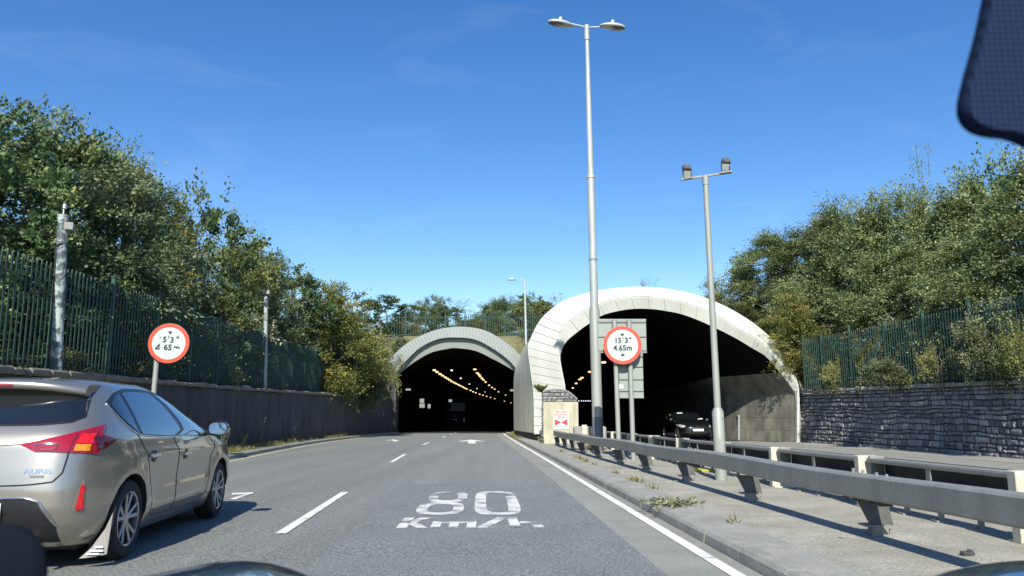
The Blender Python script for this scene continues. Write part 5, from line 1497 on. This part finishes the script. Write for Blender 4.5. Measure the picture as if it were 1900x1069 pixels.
for dy, f in ((.000, .95), (.0025, .985), (.006, 1.0), (.010, 1.0), (.013, .98)):
    rows.append([ctr + (p - ctr) * f + Vector((0, dy, 0)) for p in catmull(poly + [poly[0]], 6)[:-1]])
mb.grid(rows, True); k = len(rows[0]); mb.add(rows[0], [tuple(range(k))]); mb.add(rows[-1], [tuple(range(k))[::-1]]); obj('shell', mb, m, ms, 40)
yk_ = .48
kc = at(8, 1062, yk_); mb = MB()
rows = [[kc + Vector((math.cos(t) * .026 * math.cos(q), .008 * math.sin(q) * 1.0, math.sin(t) * .028 * math.cos(q))) for t in np.linspace(0, 2 * PI, 25)[:-1]] for q in np.linspace(-1.5, 1.5, 12)]
mb.grid(rows, True); tag(obj('dark_blob', mb, pm('dark blue grey blob', (.006, .009, .014), .9, spec=.05), None, True, loc=kc), 'blurred dark rounded knob on the dashboard in the lower left corner', 'knob')  # made-up solid standing in for an unidentified dark blur
# ------------------------------------------------------------------ foliage
def leaf_mat(name, c0, c1, c2, trans=0.25, rough=0.5):
    """leaf colours from c0 to c1, a few leaves turning c2; chosen leaf by leaf and sprig by sprig"""
    m, nt, b = nodes(name); L = nt.links.new
    a = N(nt, 'ShaderNodeAttribute', attribute_name='tint')
    rp = N(nt, 'ShaderNodeValToRGB'); e = rp.color_ramp.elements
    e[0].position = 0.05; e[0].color = c4(c0); e[1].position = .80; e[1].color = c4(c1)
    e2 = e.new(.95); e2.color = c4(c2)
    L(a.outputs['Fac'], rp.inputs[0])
    oi = N(nt, 'ShaderNodeObjectInfo'); mr = N(nt, 'ShaderNodeMapRange'); mr.inputs['To Min'].default_value = 1.0; mr.inputs['To Max'].default_value = 1.4
    L(oi.outputs['Random'], mr.inputs['Value'])
    sc = N(nt, 'ShaderNodeVectorMath', operation='SCALE'); L(rp.outputs[0], sc.inputs[0]); L(mr.outputs[0], sc.inputs['Scale'])
    L(sc.outputs[0], b.inputs['Base Color']); b.inputs['Roughness'].default_value = rough; b.inputs['Specular IOR Level'].default_value = .35
    tl_ = N(nt, 'ShaderNodeBsdfTranslucent'); L(sc.outputs[0], tl_.inputs[0])
    mx = N(nt, 'ShaderNodeMixShader'); mx.inputs[0].default_value = trans
    L(b.outputs[0], mx.inputs[1]); L(tl_.outputs[0], mx.inputs[2]); L(mx.outputs[0], nt.nodes['Material Output'].inputs['Surface'])
    return m
LM = {
    'dark': leaf_mat('dark broad leaves', (0.052, 0.091, 0.038), (0.140, 0.201, 0.079), (0.245, 0.263, 0.096)),
    'ash': leaf_mat('grey green leaves', (0.079, 0.119, 0.060), (0.184, 0.236, 0.123), (0.280, 0.298, 0.149)),
    'gold': leaf_mat('golden green leaves', (.080, .100, .030), (.205, .215, .062), (.40, .33, .08)),
    'hazel': leaf_mat('olive leaves', (0.079, 0.105, 0.035), (0.210, 0.228, 0.079), (0.350, 0.298, 0.088)),
    'birch': leaf_mat('birch leaves', (.088, .122, .050), (.235, .280, .120), (.38, .38, .15)),
    'shrub': leaf_mat('shrub leaves', (.070, .095, .046), (.185, .205, .105), (.36, .36, .22)),
    'grass': leaf_mat('grass blades', (.09, .10, .03), (.20, .19, .07), (.30, .27, .13)),
}
M['bark'] = pm('brown bark', (.10, .085, .06), .9, var=.3, vs=6, bump=.5, bs=30)
M['bark_pale'] = pm('pale twig bark', (.22, .20, .15), .9, var=.3, vs=6)
m, nt, b = nodes('birch bark'); L_ = nt.links.new
tc = N(nt, 'ShaderNodeTexCoord'); mp = N(nt, 'ShaderNodeMapping'); mp.inputs['Scale'].default_value = (4, 4, 3); L_(tc.outputs['Object'], mp.inputs[0])
nz = N(nt, 'ShaderNodeTexNoise', Scale=1.6, Detail=4.0); L_(mp.outputs[0], nz.inputs['Vector']); rp = N(nt, 'ShaderNodeValToRGB'); e = rp.color_ramp.elements
e[0].position = .42; e[0].color = (.06, .055, .05, 1); e[1].position = .52; e[1].color = (.55, .53, .46, 1); L_(nz.outputs['Fac'], rp.inputs[0]); L_(rp.outputs[0], b.inputs['Base Color'])
M['bark_birch'] = m

def leaf_cloud(P, T, size, rng, asp=.62, flat=.35, droop=0.0):
    """one folded quad per leaf at points P (n,3), growing along T (n,3)"""
    n = len(P)
    d = T + rng.normal(0, .55, (n, 3)); d[:, 2] -= droop
    d /= np.linalg.norm(d, axis=1)[:, None] + 1e-9
    up = rng.normal(0, 1, (n, 3)) * (1 - flat) + np.array([0, -.25, 1.0]) * (flat * 2)
    s = np.cross(d, up); s /= np.linalg.norm(s, axis=1)[:, None] + 1e-9
    nn = np.cross(s, d)
    L = size * rng.uniform(.65, 1.3, n)[:, None]; W = L * asp * .5
    v = np.empty((n, 4, 3))
    v[:, 0] = P; v[:, 1] = P + d * L * .45 + s * W + nn * W * .3; v[:, 2] = P + d * L; v[:, 3] = P + d * L * .45 - s * W + nn * W * .3
    return v.reshape(-1, 3)

def leaf_mesh(name, V, tint, mat):
    n = len(V) // 4
    me = bpy.data.meshes.new(name)
    me.vertices.add(len(V)); me.vertices.foreach_set('co', V.ravel())
    me.loops.add(len(V)); me.loops.foreach_set('vertex_index', np.arange(len(V), dtype=np.int32))
    me.polygons.add(n); me.polygons.foreach_set('loop_start', np.arange(0, len(V), 4, dtype=np.int32)); me.polygons.foreach_set('loop_total', np.full(n, 4, dtype=np.int32))
    a = me.attributes.new('tint', 'FLOAT', 'FACE'); a.data.foreach_set('value', tint.astype(np.float32))
    me.materials.append(mat); me.update(); me.validate()
    return me

def crown(rng, H, Rw, z0, n_cl, twigs, lpt, leaf, tw_len, shape='round', droop=0.0, asp=.62, jit=.06, wisps=6, skel=True):
    """leaf positions clump by clump: clumps through the crown's volume, twigs out of each, leaves along the twigs"""
    C = []
    def pick(r0):
        q = rng.normal(0, 1, 3); q /= np.linalg.norm(q); r = rng.uniform(r0, 1.0) ** .55
        zc = (q[2] * r + 1) / 2
        if shape == 'cone': w = Rw * (1.08 - zc) ** .75 * (1.0 if zc > .12 else .8)
        elif shape == 'column': w = Rw * min(1, (1.06 - zc) * 1.45) ** .8
        elif shape == 'bush': w = Rw * (1.15 - zc * .75)
        else: w = Rw
        lob = 1 + .22 * math.sin(3 * math.atan2(q[1], q[0]) + 5 * zc) + .10 * math.sin(7 * math.atan2(q[1], q[0]))
        return np.array((q[0] * r * w * lob, q[1] * r * w * lob, z0 + (H - z0) * (.02 + .96 * zc)))
    boughs = [pick(.45) for _ in range(max(9, n_cl // 6))]
    btint = [rng.uniform(.10, .80) for _ in boughs]
    CT = []
    while len(C) < n_cl:                      # most clumps gather on boughs, a few fill between them
        k = rng.integers(len(boughs))
        c = boughs[k] + rng.normal(0, .17 * Rw, 3) if rng.random() < .78 else pick(.2)
        c[2] = min(max(c[2], z0 * .5 + .1), H * .98)
        C.append(tuple(c)); CT.append(btint[k])
    C = np.array(C)
    ax = np.array([0, 0, 1.0])
    P, T, ti, tw = [], [], [], []
    for c, ct0 in zip(C, CT):
        out = np.array([c[0], c[1], (c[2] - (z0 + (H - z0) * .4)) * .6]); out /= np.linalg.norm(out) + 1e-6
        ct = float(np.clip(ct0 + rng.normal(0, .12), .02, .85))
        for _ in range(twigs):
            d = out * .8 + rng.normal(0, .6, 3) + np.array([0, 0, .25 - droop]); d /= np.linalg.norm(d)
            L = tw_len * rng.uniform(.5, 1.25); tt = rng.uniform(.05, 1, lpt)
            bend = np.array([0, 0, -1.0]) * (.22 + droop * .5)
            p = c + np.outer(tt * L, d) + np.outer((tt * L) ** 2, bend) + rng.normal(0, jit, (lpt, 3))
            P.append(p); T.append(np.repeat(d[None], lpt, 0)); ti.append(np.clip(rng.normal(ct, .17, lpt), 0, 1)); tw.append((c, c + d * L * .8 + bend * (L * .8) ** 2))
    # leading shoots that break the outline
    for _ in range(wisps):
        a = rng.uniform(0, 2 * PI); r = rng.uniform(0, .55) * Rw
        c = np.array([math.cos(a) * r, math.sin(a) * r, H * rng.uniform(.88, .97)])
        d = np.array([rng.normal(0, .25), rng.normal(0, .25), 1.0]); L = rng.uniform(.5, 1.0) * tw_len * 1.5; k = int(lpt * 1.4)
        tt = rng.uniform(0, 1, k); p = c + np.outer(tt * L, d) + rng.normal(0, jit * 1.6, (k, 3))
        P.append(p); T.append(np.repeat(d[None], k, 0)); ti.append(np.clip(rng.normal(.5, .2, k), 0, 1)); tw.append((c, c + d * L))
    P = np.concatenate(P); T = np.concatenate(T); ti = np.concatenate(ti)
    return leaf_cloud(P, T, leaf, rng, asp, droop=droop), ti, C, tw

def make_plant(name, kind, seed, H, Rw, z0, n_cl, twigs, lpt, leaf, tw_len, bark, shape='round', droop=0, trunk_r=.09, limbs=10, trunk=True, wisps=6, twig_n=60, stems=1, asp=.62):
    rng = np.random.default_rng(seed)
    V, ti, C, tw = crown(rng, H, Rw, z0, n_cl, twigs, lpt, leaf, tw_len, shape, droop, asp, wisps=wisps)
    root = bpy.data.objects.new(name, None); COL.objects.link(root)
    me = leaf_mesh('crown', V, ti, LM[kind]); cr = bpy.data.objects.new('crown', me); COL.objects.link(cr); cr.parent = root
    mb = MB()
    for s in range(stems):
        bx, by = (rng.normal(0, .25, 2) if stems > 1 else (0, 0))
        px = [(bx + rng.normal(0, .05) * k * H * .1, by + rng.normal(0, .05) * k * H * .1, H * .86 * k / 6 - (.3 if k == 0 else 0)) for k in range(7)]
        mb.tube(px, [trunk_r * (1 - .8 * k / 6) for k in range(7)], 8)
        for c in C[rng.permutation(len(C))[:limbs]]:
            k = min(5, max(1, int((c[2] / H * .75) / .86 * 6)))
            st = np.array(px[k]); mid = (st + c) / 2 + np.array([0, 0, -.1])
            r0 = trunk_r * (1 - .8 * k / 6) * .55
            mb.tube([st, mid, c], [r0, r0 * .6, r0 * .25], 5)
    for i in rng.permutation(len(tw))[:twig_n]:
        mb.tube([tw[i][0], tw[i][1]], [.010, .004], 3, cap=False)
    obj('trunk' if trunk else 'stems', mb, M[bark], root, True)
    return root, H, Rw

PROTO = {
    'broad': [make_plant('broadleaf_tree', 'dark', 100 + i, 6.5, 2.0, .2, 150, 8, 18, .125, .75, 'bark', 'round', limbs=14, asp=.75) for i in range(2)],
    'ash': [make_plant('ash_tree', 'ash', 200 + i, 6.5, 1.9, .2, 150, 8, 22, .115, .75, 'bark_pale', 'round', droop=.12, limbs=12, asp=.40, wisps=12) for i in range(2)],
    'gold': [make_plant('hazel_tree', 'gold', 300 + i, 6.0, 1.9, .1, 150, 8, 22, .095, .6, 'bark', 'bush', limbs=12) for i in range(2)],
    'hazel': [make_plant('hazel_tree', 'hazel', 400 + i, 6.0, 1.9, .1, 150, 8, 22, .095, .65, 'bark', 'bush', limbs=12, wisps=10) for i in range(3)],
    'syc': [make_plant('sycamore_tree', 'dark', 500 + i, 6.5, 1.8, .6, 125, 8, 15, .135, .6, 'bark', 'round', limbs=14, asp=.8, wisps=8) for i in range(2)],
    'birch': [make_plant('birch_tree', 'birch', 600 + i, 7.5, 1.45, .3, 165, 8, 22, .09, .8, 'bark_birch', 'column', droop=.22, trunk_r=.075, limbs=16, wisps=22, asp=.7, twig_n=40) for i in range(3)],
    'thin': [make_plant('birch_tree', 'birch', 650 + i, 7.5, 1.2, 1.0, 44, 6, 14, .085, .9, 'bark', 'column', droop=.1, trunk_r=.06, limbs=26, wisps=10, twig_n=120) for i in range(1)],
    'shrub': [make_plant('shrub', 'shrub', 700 + i, 2.2, 1.5, 0, 95, 8, 22, .095, .55, 'bark_pale', 'bush', droop=.15, trunk_r=.03, limbs=14, trunk=False, stems=3, asp=.5) for i in range(2)],
    'bramble': [make_plant('shrub', 'hazel', 720 + i, 1.8, 1.4, 0, 55, 7, 18, .075, .5, 'bark_pale', 'bush', droop=.15, trunk_r=.025, limbs=10, trunk=False, stems=3) for i in range(2)],
}
USED = {}
def place(kind, i, loc, H, Wd, label, cat, group, rz=None):
    root, H0, R0 = PROTO[kind][i % len(PROTO[kind])]
    key = (kind, i % len(PROTO[kind]))
    o = root if key not in USED else copy_tree(root)
    USED[key] = 1
    o.location = loc; o.scale = (Wd / R0, Wd / R0, H / H0); o.rotation_euler = (0, 0, rz if rz is not None else random.uniform(0, 6.28))
    tag(o, label, cat, group); return o
def tree(kind, i, u, vtop, y, Wd, label, cat='tree', group='trees', sink=.1, base=None):
    x = (u - CX) / F * y
    if base is None:
        if x > 0 and y > 35.6 and x < 13.4: zb = hill(x, min(y, 290))
        elif x > 0: zb = bank_right(x, y) if x > wallR(min(y, 36)) + .4 else 1.8
        elif y > 58 and x > -9.5: zb = hill(x, y)
        else: zb = bank_left(x, y) if x < wallL(min(y, 58)) - .4 else 1.75
    else: zb = base
    zt = at(u, vtop, y).z; zt = zb + (zt - zb) / 1.06
    return place(kind, i, (x, y, zb - sink), max(.6, zt - zb + sink), Wd, label, cat, group)
GL, GR, GH = 'trees on the left bank', 'birches on the right bank', 'trees along the hilltop'
LEFT = [
    ('broad', 0, -110, 185, 16.0, 1.8, 'large leaved dark tree cut off by the left edge, in front of its neighbours'),
    ('broad', 1, 30, 205, 17.0, 1.75, 'large leaved dark tree near the left edge behind the thick peeling pole'),
    ('ash', 0, 105, 232, 20.0, 2.3, 'grey green tree with a rounded top, left of the golden hazel'),
    ('ash', 1, 190, 262, 22.5, 2.2, 'grey green tree with wispy shoots rising just above the golden hazel'),
    ('gold', 0, 215, 300, 19.6, 1.75, 'golden green hazel, the yellowest crown, above the left fence'),
    ('gold', 1, 290, 335, 22.5, 1.8, 'second golden hazel, right of the yellowest crown'),
    ('syc', 0, 362, 338, 27.0, 1.65, 'dark green sycamore with a dense knobbly top standing above the hazels'),
    ('ash', 0, 330, 455, 22.6, 1.5, 'low grey green tree under the golden hazels, above the round sign'),
    ('hazel', 0, 415, 408, 26.5, 1.8, 'olive hazel with a rounded crown right of the dark knobbly sycamore'),
    ('ash', 1, 458, 432, 30.0, 1.7, 'grey green tree with thin top shoots, left of the slim pale pole'),
    ('syc', 1, 512, 462, 34.0, 1.5, 'dark leaved tree directly above the slim pale pole'),
    ('hazel', 1, 460, 540, 28.5, 1.5, 'low olive hazel left of the slim pale pole, above the fence'),
    ('hazel', 2, 556, 506, 37.0, 2.0, 'olive hazel right of the slim pale pole'),
    ('gold', 0, 612, 522, 43.0, 2.5, 'yellowish hazel on the bank, rightmost tall crown before the gap of sky'),
    ('hazel', 0, 655, 560, 47.0, 2.4, 'olive hazel sloping down to the gap of sky left of the grey arch'),
    ('hazel', 1, 540, 600, 36.0, 1.9, 'low olive hazel behind the far end of the left fence'),
    ('hazel', 2, 140, 420, 17.8, 1.35, 'low olive hazel right behind the thick peeling pole'),
    ('ash', 0, 60, 400, 16.6, 1.4, 'low dull green tree in the dark gap left of the thick peeling pole'),
    ('gold', 1, 385, 520, 25.0, 1.4, 'low yellowish hazel above the left fence, right of the round sign'),
    ('hazel', 0, 240, 470, 19.8, 1.3, 'low olive hazel with bare pale branches, above the left fence'),
]
def clear_left(u, y, w, f):       # keep a crown behind the fence, growing with its distance
    a = abs(u - CX) / F - .0315
    y2 = max(y, (9.03 + .25 + w * f) / a) if u < 610 else y
    for _ in range(3):
        y2 = max(y2, (9.28 + w * f * y2 / y) / a) if u < 610 else y
    y2 = min(y2, y * 1.65)
    return y2, w * y2 / y
for k, i, u, v, y, w, lab in LEFT:
    y, w = clear_left(u, y, w, 1.02)
    tree(k, i, u, v, y, w, lab, group=GL)
SH = [
    ('bramble', 0, 30, 640, 16.0, 1.3, 'bramble behind the pales at the left edge of the fence'),
    ('bramble', 1, 150, 560, 18.2, 1.2, 'bramble behind the fence, right of the thick peeling pole'),
    ('shrub', 0, 245, 560, 20.5, 1.3, 'shrub behind the fence, left of the round worn sign'),
    ('bramble', 0, 340, 570, 23.5, 1.4, 'bramble behind the fence, right of the round worn sign'),
    ('shrub', 1, 400, 570, 26.0, 1.5, 'shrub with greyish leaves behind the middle of the left fence'),
    ('bramble', 1, 450, 610, 28.8, 1.4, 'bramble behind the fence, left of the slim pale pole'),
    ('bramble', 0, 530, 640, 34.5, 1.4, 'bramble behind the fence, right of the slim pale pole'),
    ('shrub', 0, 590, 610, 42.5, 2.2, 'broad shrub rising behind the far end of the left fence'),
    ('shrub', 1, 655, 600, 49.0, 2.1, 'broad shrub on the bank, up against the left side of the grey arch'),
    ('bramble', 1, 692, 622, 56.0, 1.5, 'brownish shrub on the slope just above the left shoulder of the grey arch'),
    ('shrub', 0, 745, 632, 61.5, 1.2, 'small shrub between the hilltop fence and the grey arch'),
]
for k, i, u, v, y, w, lab in SH:
    y, w = clear_left(u, y, w, .8)
    tree(k, i, u, v, y, w, lab, 'shrub', 'shrubs along the left fence')
for k, (x, y, H_, w, lab) in enumerate(((-10.3, 44.8, 3.3, 1.9, 'pale leaved shrub spilling over the wall at the end of the left fence'), (-10.2, 48.4, 3.6, 2.1, 'pale leaved shrub spilling over the wall midway to the grey arch'), (-9.95, 51.8, 3.2, 1.5, 'pale leaved shrub spilling over the wall, second from the grey arch'), (-9.85, 54.6, 2.8, 1.0, 'pale leaved shrub hanging over the left foot of the grey arch'))):
    place('shrub', k, (x, y, 1.45), H_, w, lab, 'shrub', 'shrubs spilling over the left wall')
RIGHT = [
    ('birch', 0, 1330, 512, 47.0, 1.7, 'small birch rising directly above the right shoulder of the white arch'),
    ('birch', 1, 1385, 478, 44.0, 1.9, 'birch left of the pointed one, behind the white arch'),
    ('birch', 2, 1436, 425, 41.0, 1.8, 'birch with a narrow pointed top, above the right end of the white arch'),
    ('birch', 0, 1492, 418, 40.0, 1.9, 'dense birch right of the narrow pointed one'),
    ('birch', 1, 1566, 372, 37.0, 1.9, 'taller dense birch with a pointed top, midway along the right bank'),
    ('birch', 2, 1632, 362, 34.5, 1.8, 'feathery birch with loose shoots, left of the white trunk'),
    ('birch', 0, 1692, 340, 32.5, 1.8, 'birch with a long pale trunk showing through its leaves'),
    ('thin', 0, 1742, 282, 31.0, 1.1, 'sparse thin birch with sky showing through its bare top'),
    ('birch', 1, 1790, 345, 28.5, 1.7, 'birch beside the sparse thin one'),
    ('syc', 0, 1872, 282, 28.0, 2.0, 'deep green tree with a dense crown near the right edge'),
    ('birch', 2, 1935, 275, 23.5, 1.7, 'birch with white lower trunk cut by the right edge'),
    ('birch', 1, 1470, 520, 36.8, 1.6, 'low birch behind the leaning shrub on the white arch'),
    ('birch', 2, 1545, 480, 33.0, 1.6, 'low birch over the near end of the right fence'),
    ('birch', 0, 1625, 470, 30.0, 1.5, 'low birch over the middle of the right fence'),
    ('birch', 1, 1708, 440, 27.6, 1.5, 'low birch with yellowing leaves over the right fence'),
    ('birch', 2, 1788, 430, 25.0, 1.4, 'low birch with drooping sprays over the right fence'),
    ('birch', 0, 1868, 400, 23.0, 1.4, 'low birch over the right fence, near the right edge'),
    ('hazel', 2, 1345, 528, 44.0, 2.2, 'low olive tree spreading behind the right shoulder of the white arch'),
    ('birch', 0, 1465, 452, 43.0, 1.3, 'slim birch showing between the pointed one and the dense one'),
    ('birch', 2, 1530, 398, 40.0, 1.3, 'slim birch left of the taller dense pointed one'),
    ('birch', 1, 1602, 385, 37.0, 1.3, 'slim birch right of the taller dense pointed one'),
    ('birch', 0, 1660, 352, 34.0, 1.25, 'slim birch left of the long pale trunk, with a spiky top'),
    ('birch', 2, 1725, 350, 31.0, 1.25, 'slim birch under the sparse thin one'),
    ('birch', 1, 1825, 315, 29.0, 1.3, 'slim birch left of the deep green dense crown'),
    ('birch', 1, 2010, 330, 21.0, 1.6, 'birch standing beyond the right edge'),
]
for k, i, u, v, y, w, lab in RIGHT:
    w *= .88
    if u > 1500:
        a = (u - CX) / F
        for _ in range(4):
            y2 = (13.75 + .6 + .75 * w) / a
            if y2 > y: w *= min(y2, y * 1.2) / y; y = min(y2, y * 1.2)
    tree(k, i, u, v, y, w, lab, group=GR)
# off to the right of the frame: the trees whose shade falls on the near end of the stone wall
for x, y, H_, lab in ((15.3, 14.5, 7.5, 'birch on the right bank, nearest beyond the frame'), (15.6, 10.5, 8.0, 'tall birch on the right bank well outside the frame'), (15.4, 6.5, 8.0, 'tall birch on the right bank beside the viewer')):
    place('birch', int(y), (x, y, 1.9), H_, 1.7, lab, 'tree', GR)
tree('gold', 0, 1464, 545, 35.8, 1.7, 'yellowing shrub leaning over the right shoulder of the white arch', 'shrub', 'shrubs on the right bank', base=3.0, sink=.3)
tree('hazel', 1, 1385, 560, 37.6, 1.2, 'olive shrub above the white arch, left of the yellowing one', 'shrub', 'shrubs on the right bank', base=4.6, sink=.3)
for k, (u, v, y, w, lab) in enumerate(((1548, 665, 31.3, .55, 'small bush growing through the near panels of the right fence'), (1650, 668, 26.8, .95, 'bush against the right fence, second from the white arch'), (1745, 640, 24.0, .85, 'bush growing through the middle of the right fence'), (1835, 590, 21.8, 1.0, 'tall bush climbing the right fence near the right edge'), (1890, 610, 20.3, .9, 'bush against the right fence at the right edge'), (1700, 590, 26.4, 1.1, 'bush standing behind the right fence, under the long pale trunk'), (1600, 610, 29.8, 1.1, 'bush standing behind the right fence, near the white arch'))):
    x = (u - CX) / F * y
    place(('bramble', 'shrub')[k % 2], k, (x + (.05 if k < 5 else .8), y, 1.78), max(.7, at(u, v, y).z - 1.8), w, lab, 'bush', 'bushes along the right fence')
TOP = [
    ('syc', 1, 706, 546, 67.0, 2.3, 'round bright green tree standing alone right of the gap of sky'),
    ('hazel', 0, 742, 588, 74.0, 2.2, 'low dark tree right of the round lone one on the hilltop'),
    ('hazel', 1, 772, 566, 80.0, 2.6, 'olive tree on the hilltop left of the pale feathery ones'),
    ('ash', 0, 800, 548, 84.0, 2.2, 'pale feathery tree, tallest directly above the grey arch'),
    ('syc', 0, 824, 556, 82.0, 1.9, 'deep green narrow tree between two feathery ones on the hilltop'),
    ('thin', 0, 853, 558, 84.0, 3.0, 'sparse silvery birch right of centre above the grey arch'),
    ('hazel', 2, 884, 578, 78.0, 2.2, 'low olive tree on the hilltop, right of the silvery birch'),
    ('birch', 0, 902, 562, 80.0, 2.2, 'green birch with a pale trunk, left of the thin distant lamp'),
    ('birch', 1, 926, 553, 82.0, 2.0, 'feathery birch next to the thin distant lamp'),
    ('ash', 1, 948, 548, 80.0, 2.2, 'grey green tree just left of the thin distant lamp'),
    ('birch', 2, 966, 556, 76.0, 2.0, 'birch directly behind the thin distant lamp'),
    ('syc', 1, 988, 541, 79.0, 2.0, 'dark tree with a pointed top, right of the thin distant lamp'),
    ('gold', 1, 1008, 553, 76.0, 2.4, 'golden brown tree above the left shoulder of the white arch'),
    ('thin', 0, 1036, 548, 74.0, 2.2, 'sparse twiggy birch rising behind the left shoulder of the white arch'),
    ('hazel', 0, 862, 592, 90.0, 3.2, 'low olive tree filling the back of the hilltop under the silvery birch'),
    ('hazel', 1, 915, 585, 92.0, 3.4, 'low olive tree at the back of the hilltop, left of the distant lamp'),
    ('thin', 0, 1207, 520, 58.0, 1.6, 'thin twiggy treetop just showing over the crown of the white arch'),
]
for k, i, u, v, y, w, lab in TOP:
    tree(k, i, u, v, y, w * .95, lab, group=GH)

# ------------------------------------------------------------------ weeds and grass
def tuft(n, rad_x, rad_y, h, rng, wd=.012):
    P = np.stack([rng.normal(0, rad_x, n), rng.normal(0, rad_y, n), np.zeros(n)], 1)
    d = rng.normal(0, .45, (n, 3)); d[:, 2] = 1; d /= np.linalg.norm(d, axis=1)[:, None]
    s = np.stack([rng.normal(0, 1, n), rng.normal(0, 1, n), np.zeros(n)], 1); s /= np.linalg.norm(s, axis=1)[:, None] + 1e-9
    L = h * rng.uniform(.4, 1.2, n)[:, None]; W = wd * rng.uniform(.6, 1.3, n)[:, None]
    v = np.empty((n, 4, 3)); bend = np.stack([d[:, 0], d[:, 1], -np.abs(d[:, 0])], 1)
    v[:, 0] = P - s * W; v[:, 1] = P + s * W; v[:, 2] = P + d * L + bend * L * .3 + s * W * .2; v[:, 3] = P + d * L + bend * L * .3 - s * W * .2
    return v.reshape(-1, 3)
rng = np.random.default_rng(77)
Vs = []
for _ in range(46):
    y = rng.uniform(17, 34) if _ < 36 else rng.uniform(34, 50); f = rng.uniform(.05, .75)
    x = wallL(y) * (1 - f) + (kerbL(y) - .2) * f
    t_ = tuft(60, .16, .25, .14 + .10 * rng.random(), rng); t_ += np.array([x, y, gz(y) + .095]); Vs.append(t_)
V = np.concatenate(Vs); me = leaf_mesh('verge_grass', V, rng.uniform(0, .9, len(V) // 4), LM['grass']); o = bpy.data.objects.new('verge_grass', me); COL.objects.link(o); tag(o, 'short dry grass along the foot of the left wall', 'grass', kind='stuff')
Vs = []
for y in np.arange(40, 56, .5):
    x = sideW(y) - rng.uniform(.0, .25); t_ = tuft(30, .08, .2, .14, rng); t_ += np.array([x, y, gz(y) + .09]); Vs.append(t_)
for _ in range(16):
    t_ = tuft(16, .04, .06, .10, rng); y = rng.uniform(6, 24); t_ += np.array([lineR(y) + .71 + rng.normal(0, .02), y, gz(y) + .095]); Vs.append(t_)
V = np.concatenate(Vs); me = leaf_mesh('flank_grass', V, rng.uniform(0, .9, len(V) // 4), LM['grass']); o = bpy.data.objects.new('flank_grass', me); COL.objects.link(o); tag(o, 'short grass growing in the joints of the paved verge', 'grass', kind='stuff')
def weed(loc, n, h, spread, label, leaf=.05, kind='hazel', seed=1, flat=False):
    r_ = np.random.default_rng(seed); root = thing('weed', loc, label, 'weed')
    P, T, tw = [], [], MB()
    for _ in range(n):
        a = r_.uniform(0, 2 * PI); d = np.array([math.cos(a) * spread, math.sin(a) * spread, 0.25 if flat else 1.0]); d /= np.linalg.norm(d); L = h * r_.uniform(.6, 1.1)
        k = 16; tt = r_.uniform(.1, 1, k); P.append(np.outer(tt * L, d) + r_.normal(0, .02, (k, 3)) * (1, 1, .6)); T.append(np.repeat(d[None], k, 0))
        tw.tube([Vector(loc), Vector(loc) + Vector(d * L)], [.008, .003], 4)
    P = np.concatenate(P); P[:, 2] = np.maximum(P[:, 2], .01)
    V = leaf_cloud(P, np.concatenate(T), leaf, r_, .55)
    me = leaf_mesh('leaves', V, r_.uniform(.1, 1, len(P)), LM[kind]); o = bpy.data.objects.new('leaves', me); COL.objects.link(o); o.parent = root
    obj('stems', tw, M['bark_pale'], root)
def wl(u, y, f):
    return Vector((wallL(y) * (1 - f) + kerbL(y) * f, y, gz(y) + .095))
weed(wl(445, 24.5, .3), 9, .75, .25, 'tall weed by the foot of the left wall, nearest the silver car', .07, 'shrub', 1)
weed(wl(480, 27.0, .2), 7, .60, .25, 'tall yellow flowered weed by the foot of the left wall', .06, 'gold', 2)
weed(wl(510, 29.5, .1), 5, .95, .15, 'thin tall weed against the left wall', .06, 'shrub', 3)
weed(wl(575, 34.0, .15), 5, .90, .2, 'thin dry weed against the left wall, farthest along', .06, 'hazel', 4)
p = gd(1245, 938, .10)
weed(p, 22, .36, 1.6, 'low sprawling green weed on the kerb edge beside the near lane', .06, 'shrub', 5, True)
p = gd(1238, 952, .06)
weed(p, 6, .16, .9, 'small weed rooted in the kerb face below the sprawling one', .045, 'shrub', 6, True)
p = at(1004, 727, yq + .5)
weed(p - Vector((.02, 0, .02)), 60, .42, 1.1, 'leafy ivy clump on the left shoulder of the stone plinth', .075, 'hazel', 7)
p = gd(1003, 823, .09)
weed(p, 10, .30, .5, 'small green weed at the foot of the stone plinth', .05, 'shrub', 8)
weed(Vector((gx(24.5) + .3, 24.5, gz(24.5) + .09)), 8, .3, .5, 'small green weed behind the far guardrail posts', .05, 'gold', 9)
weed(Vector((-9.75, 17.0, 1.8)), 12, .55, .5, 'pale leaved climber at the foot of the left fence, before the thick peeling pole', .07, 'gold', 10)
for k, (y, lab) in enumerate(((19.5, 'bramble sprays at the foot of the left fence, left of the worn sign'), (24.2, 'bramble sprays on the coping of the left wall, right of the worn sign'), (27.6, 'leafy sprays on the coping of the left wall, above the silver car mirror'), (33.5, 'small sprays on the coping of the left wall near the fence end'))):
    weed(Vector((wallL(y) - .25, y, 1.84)), 9, .42, .9, lab, .065, ('hazel', 'shrub')[k % 2], 20 + k)
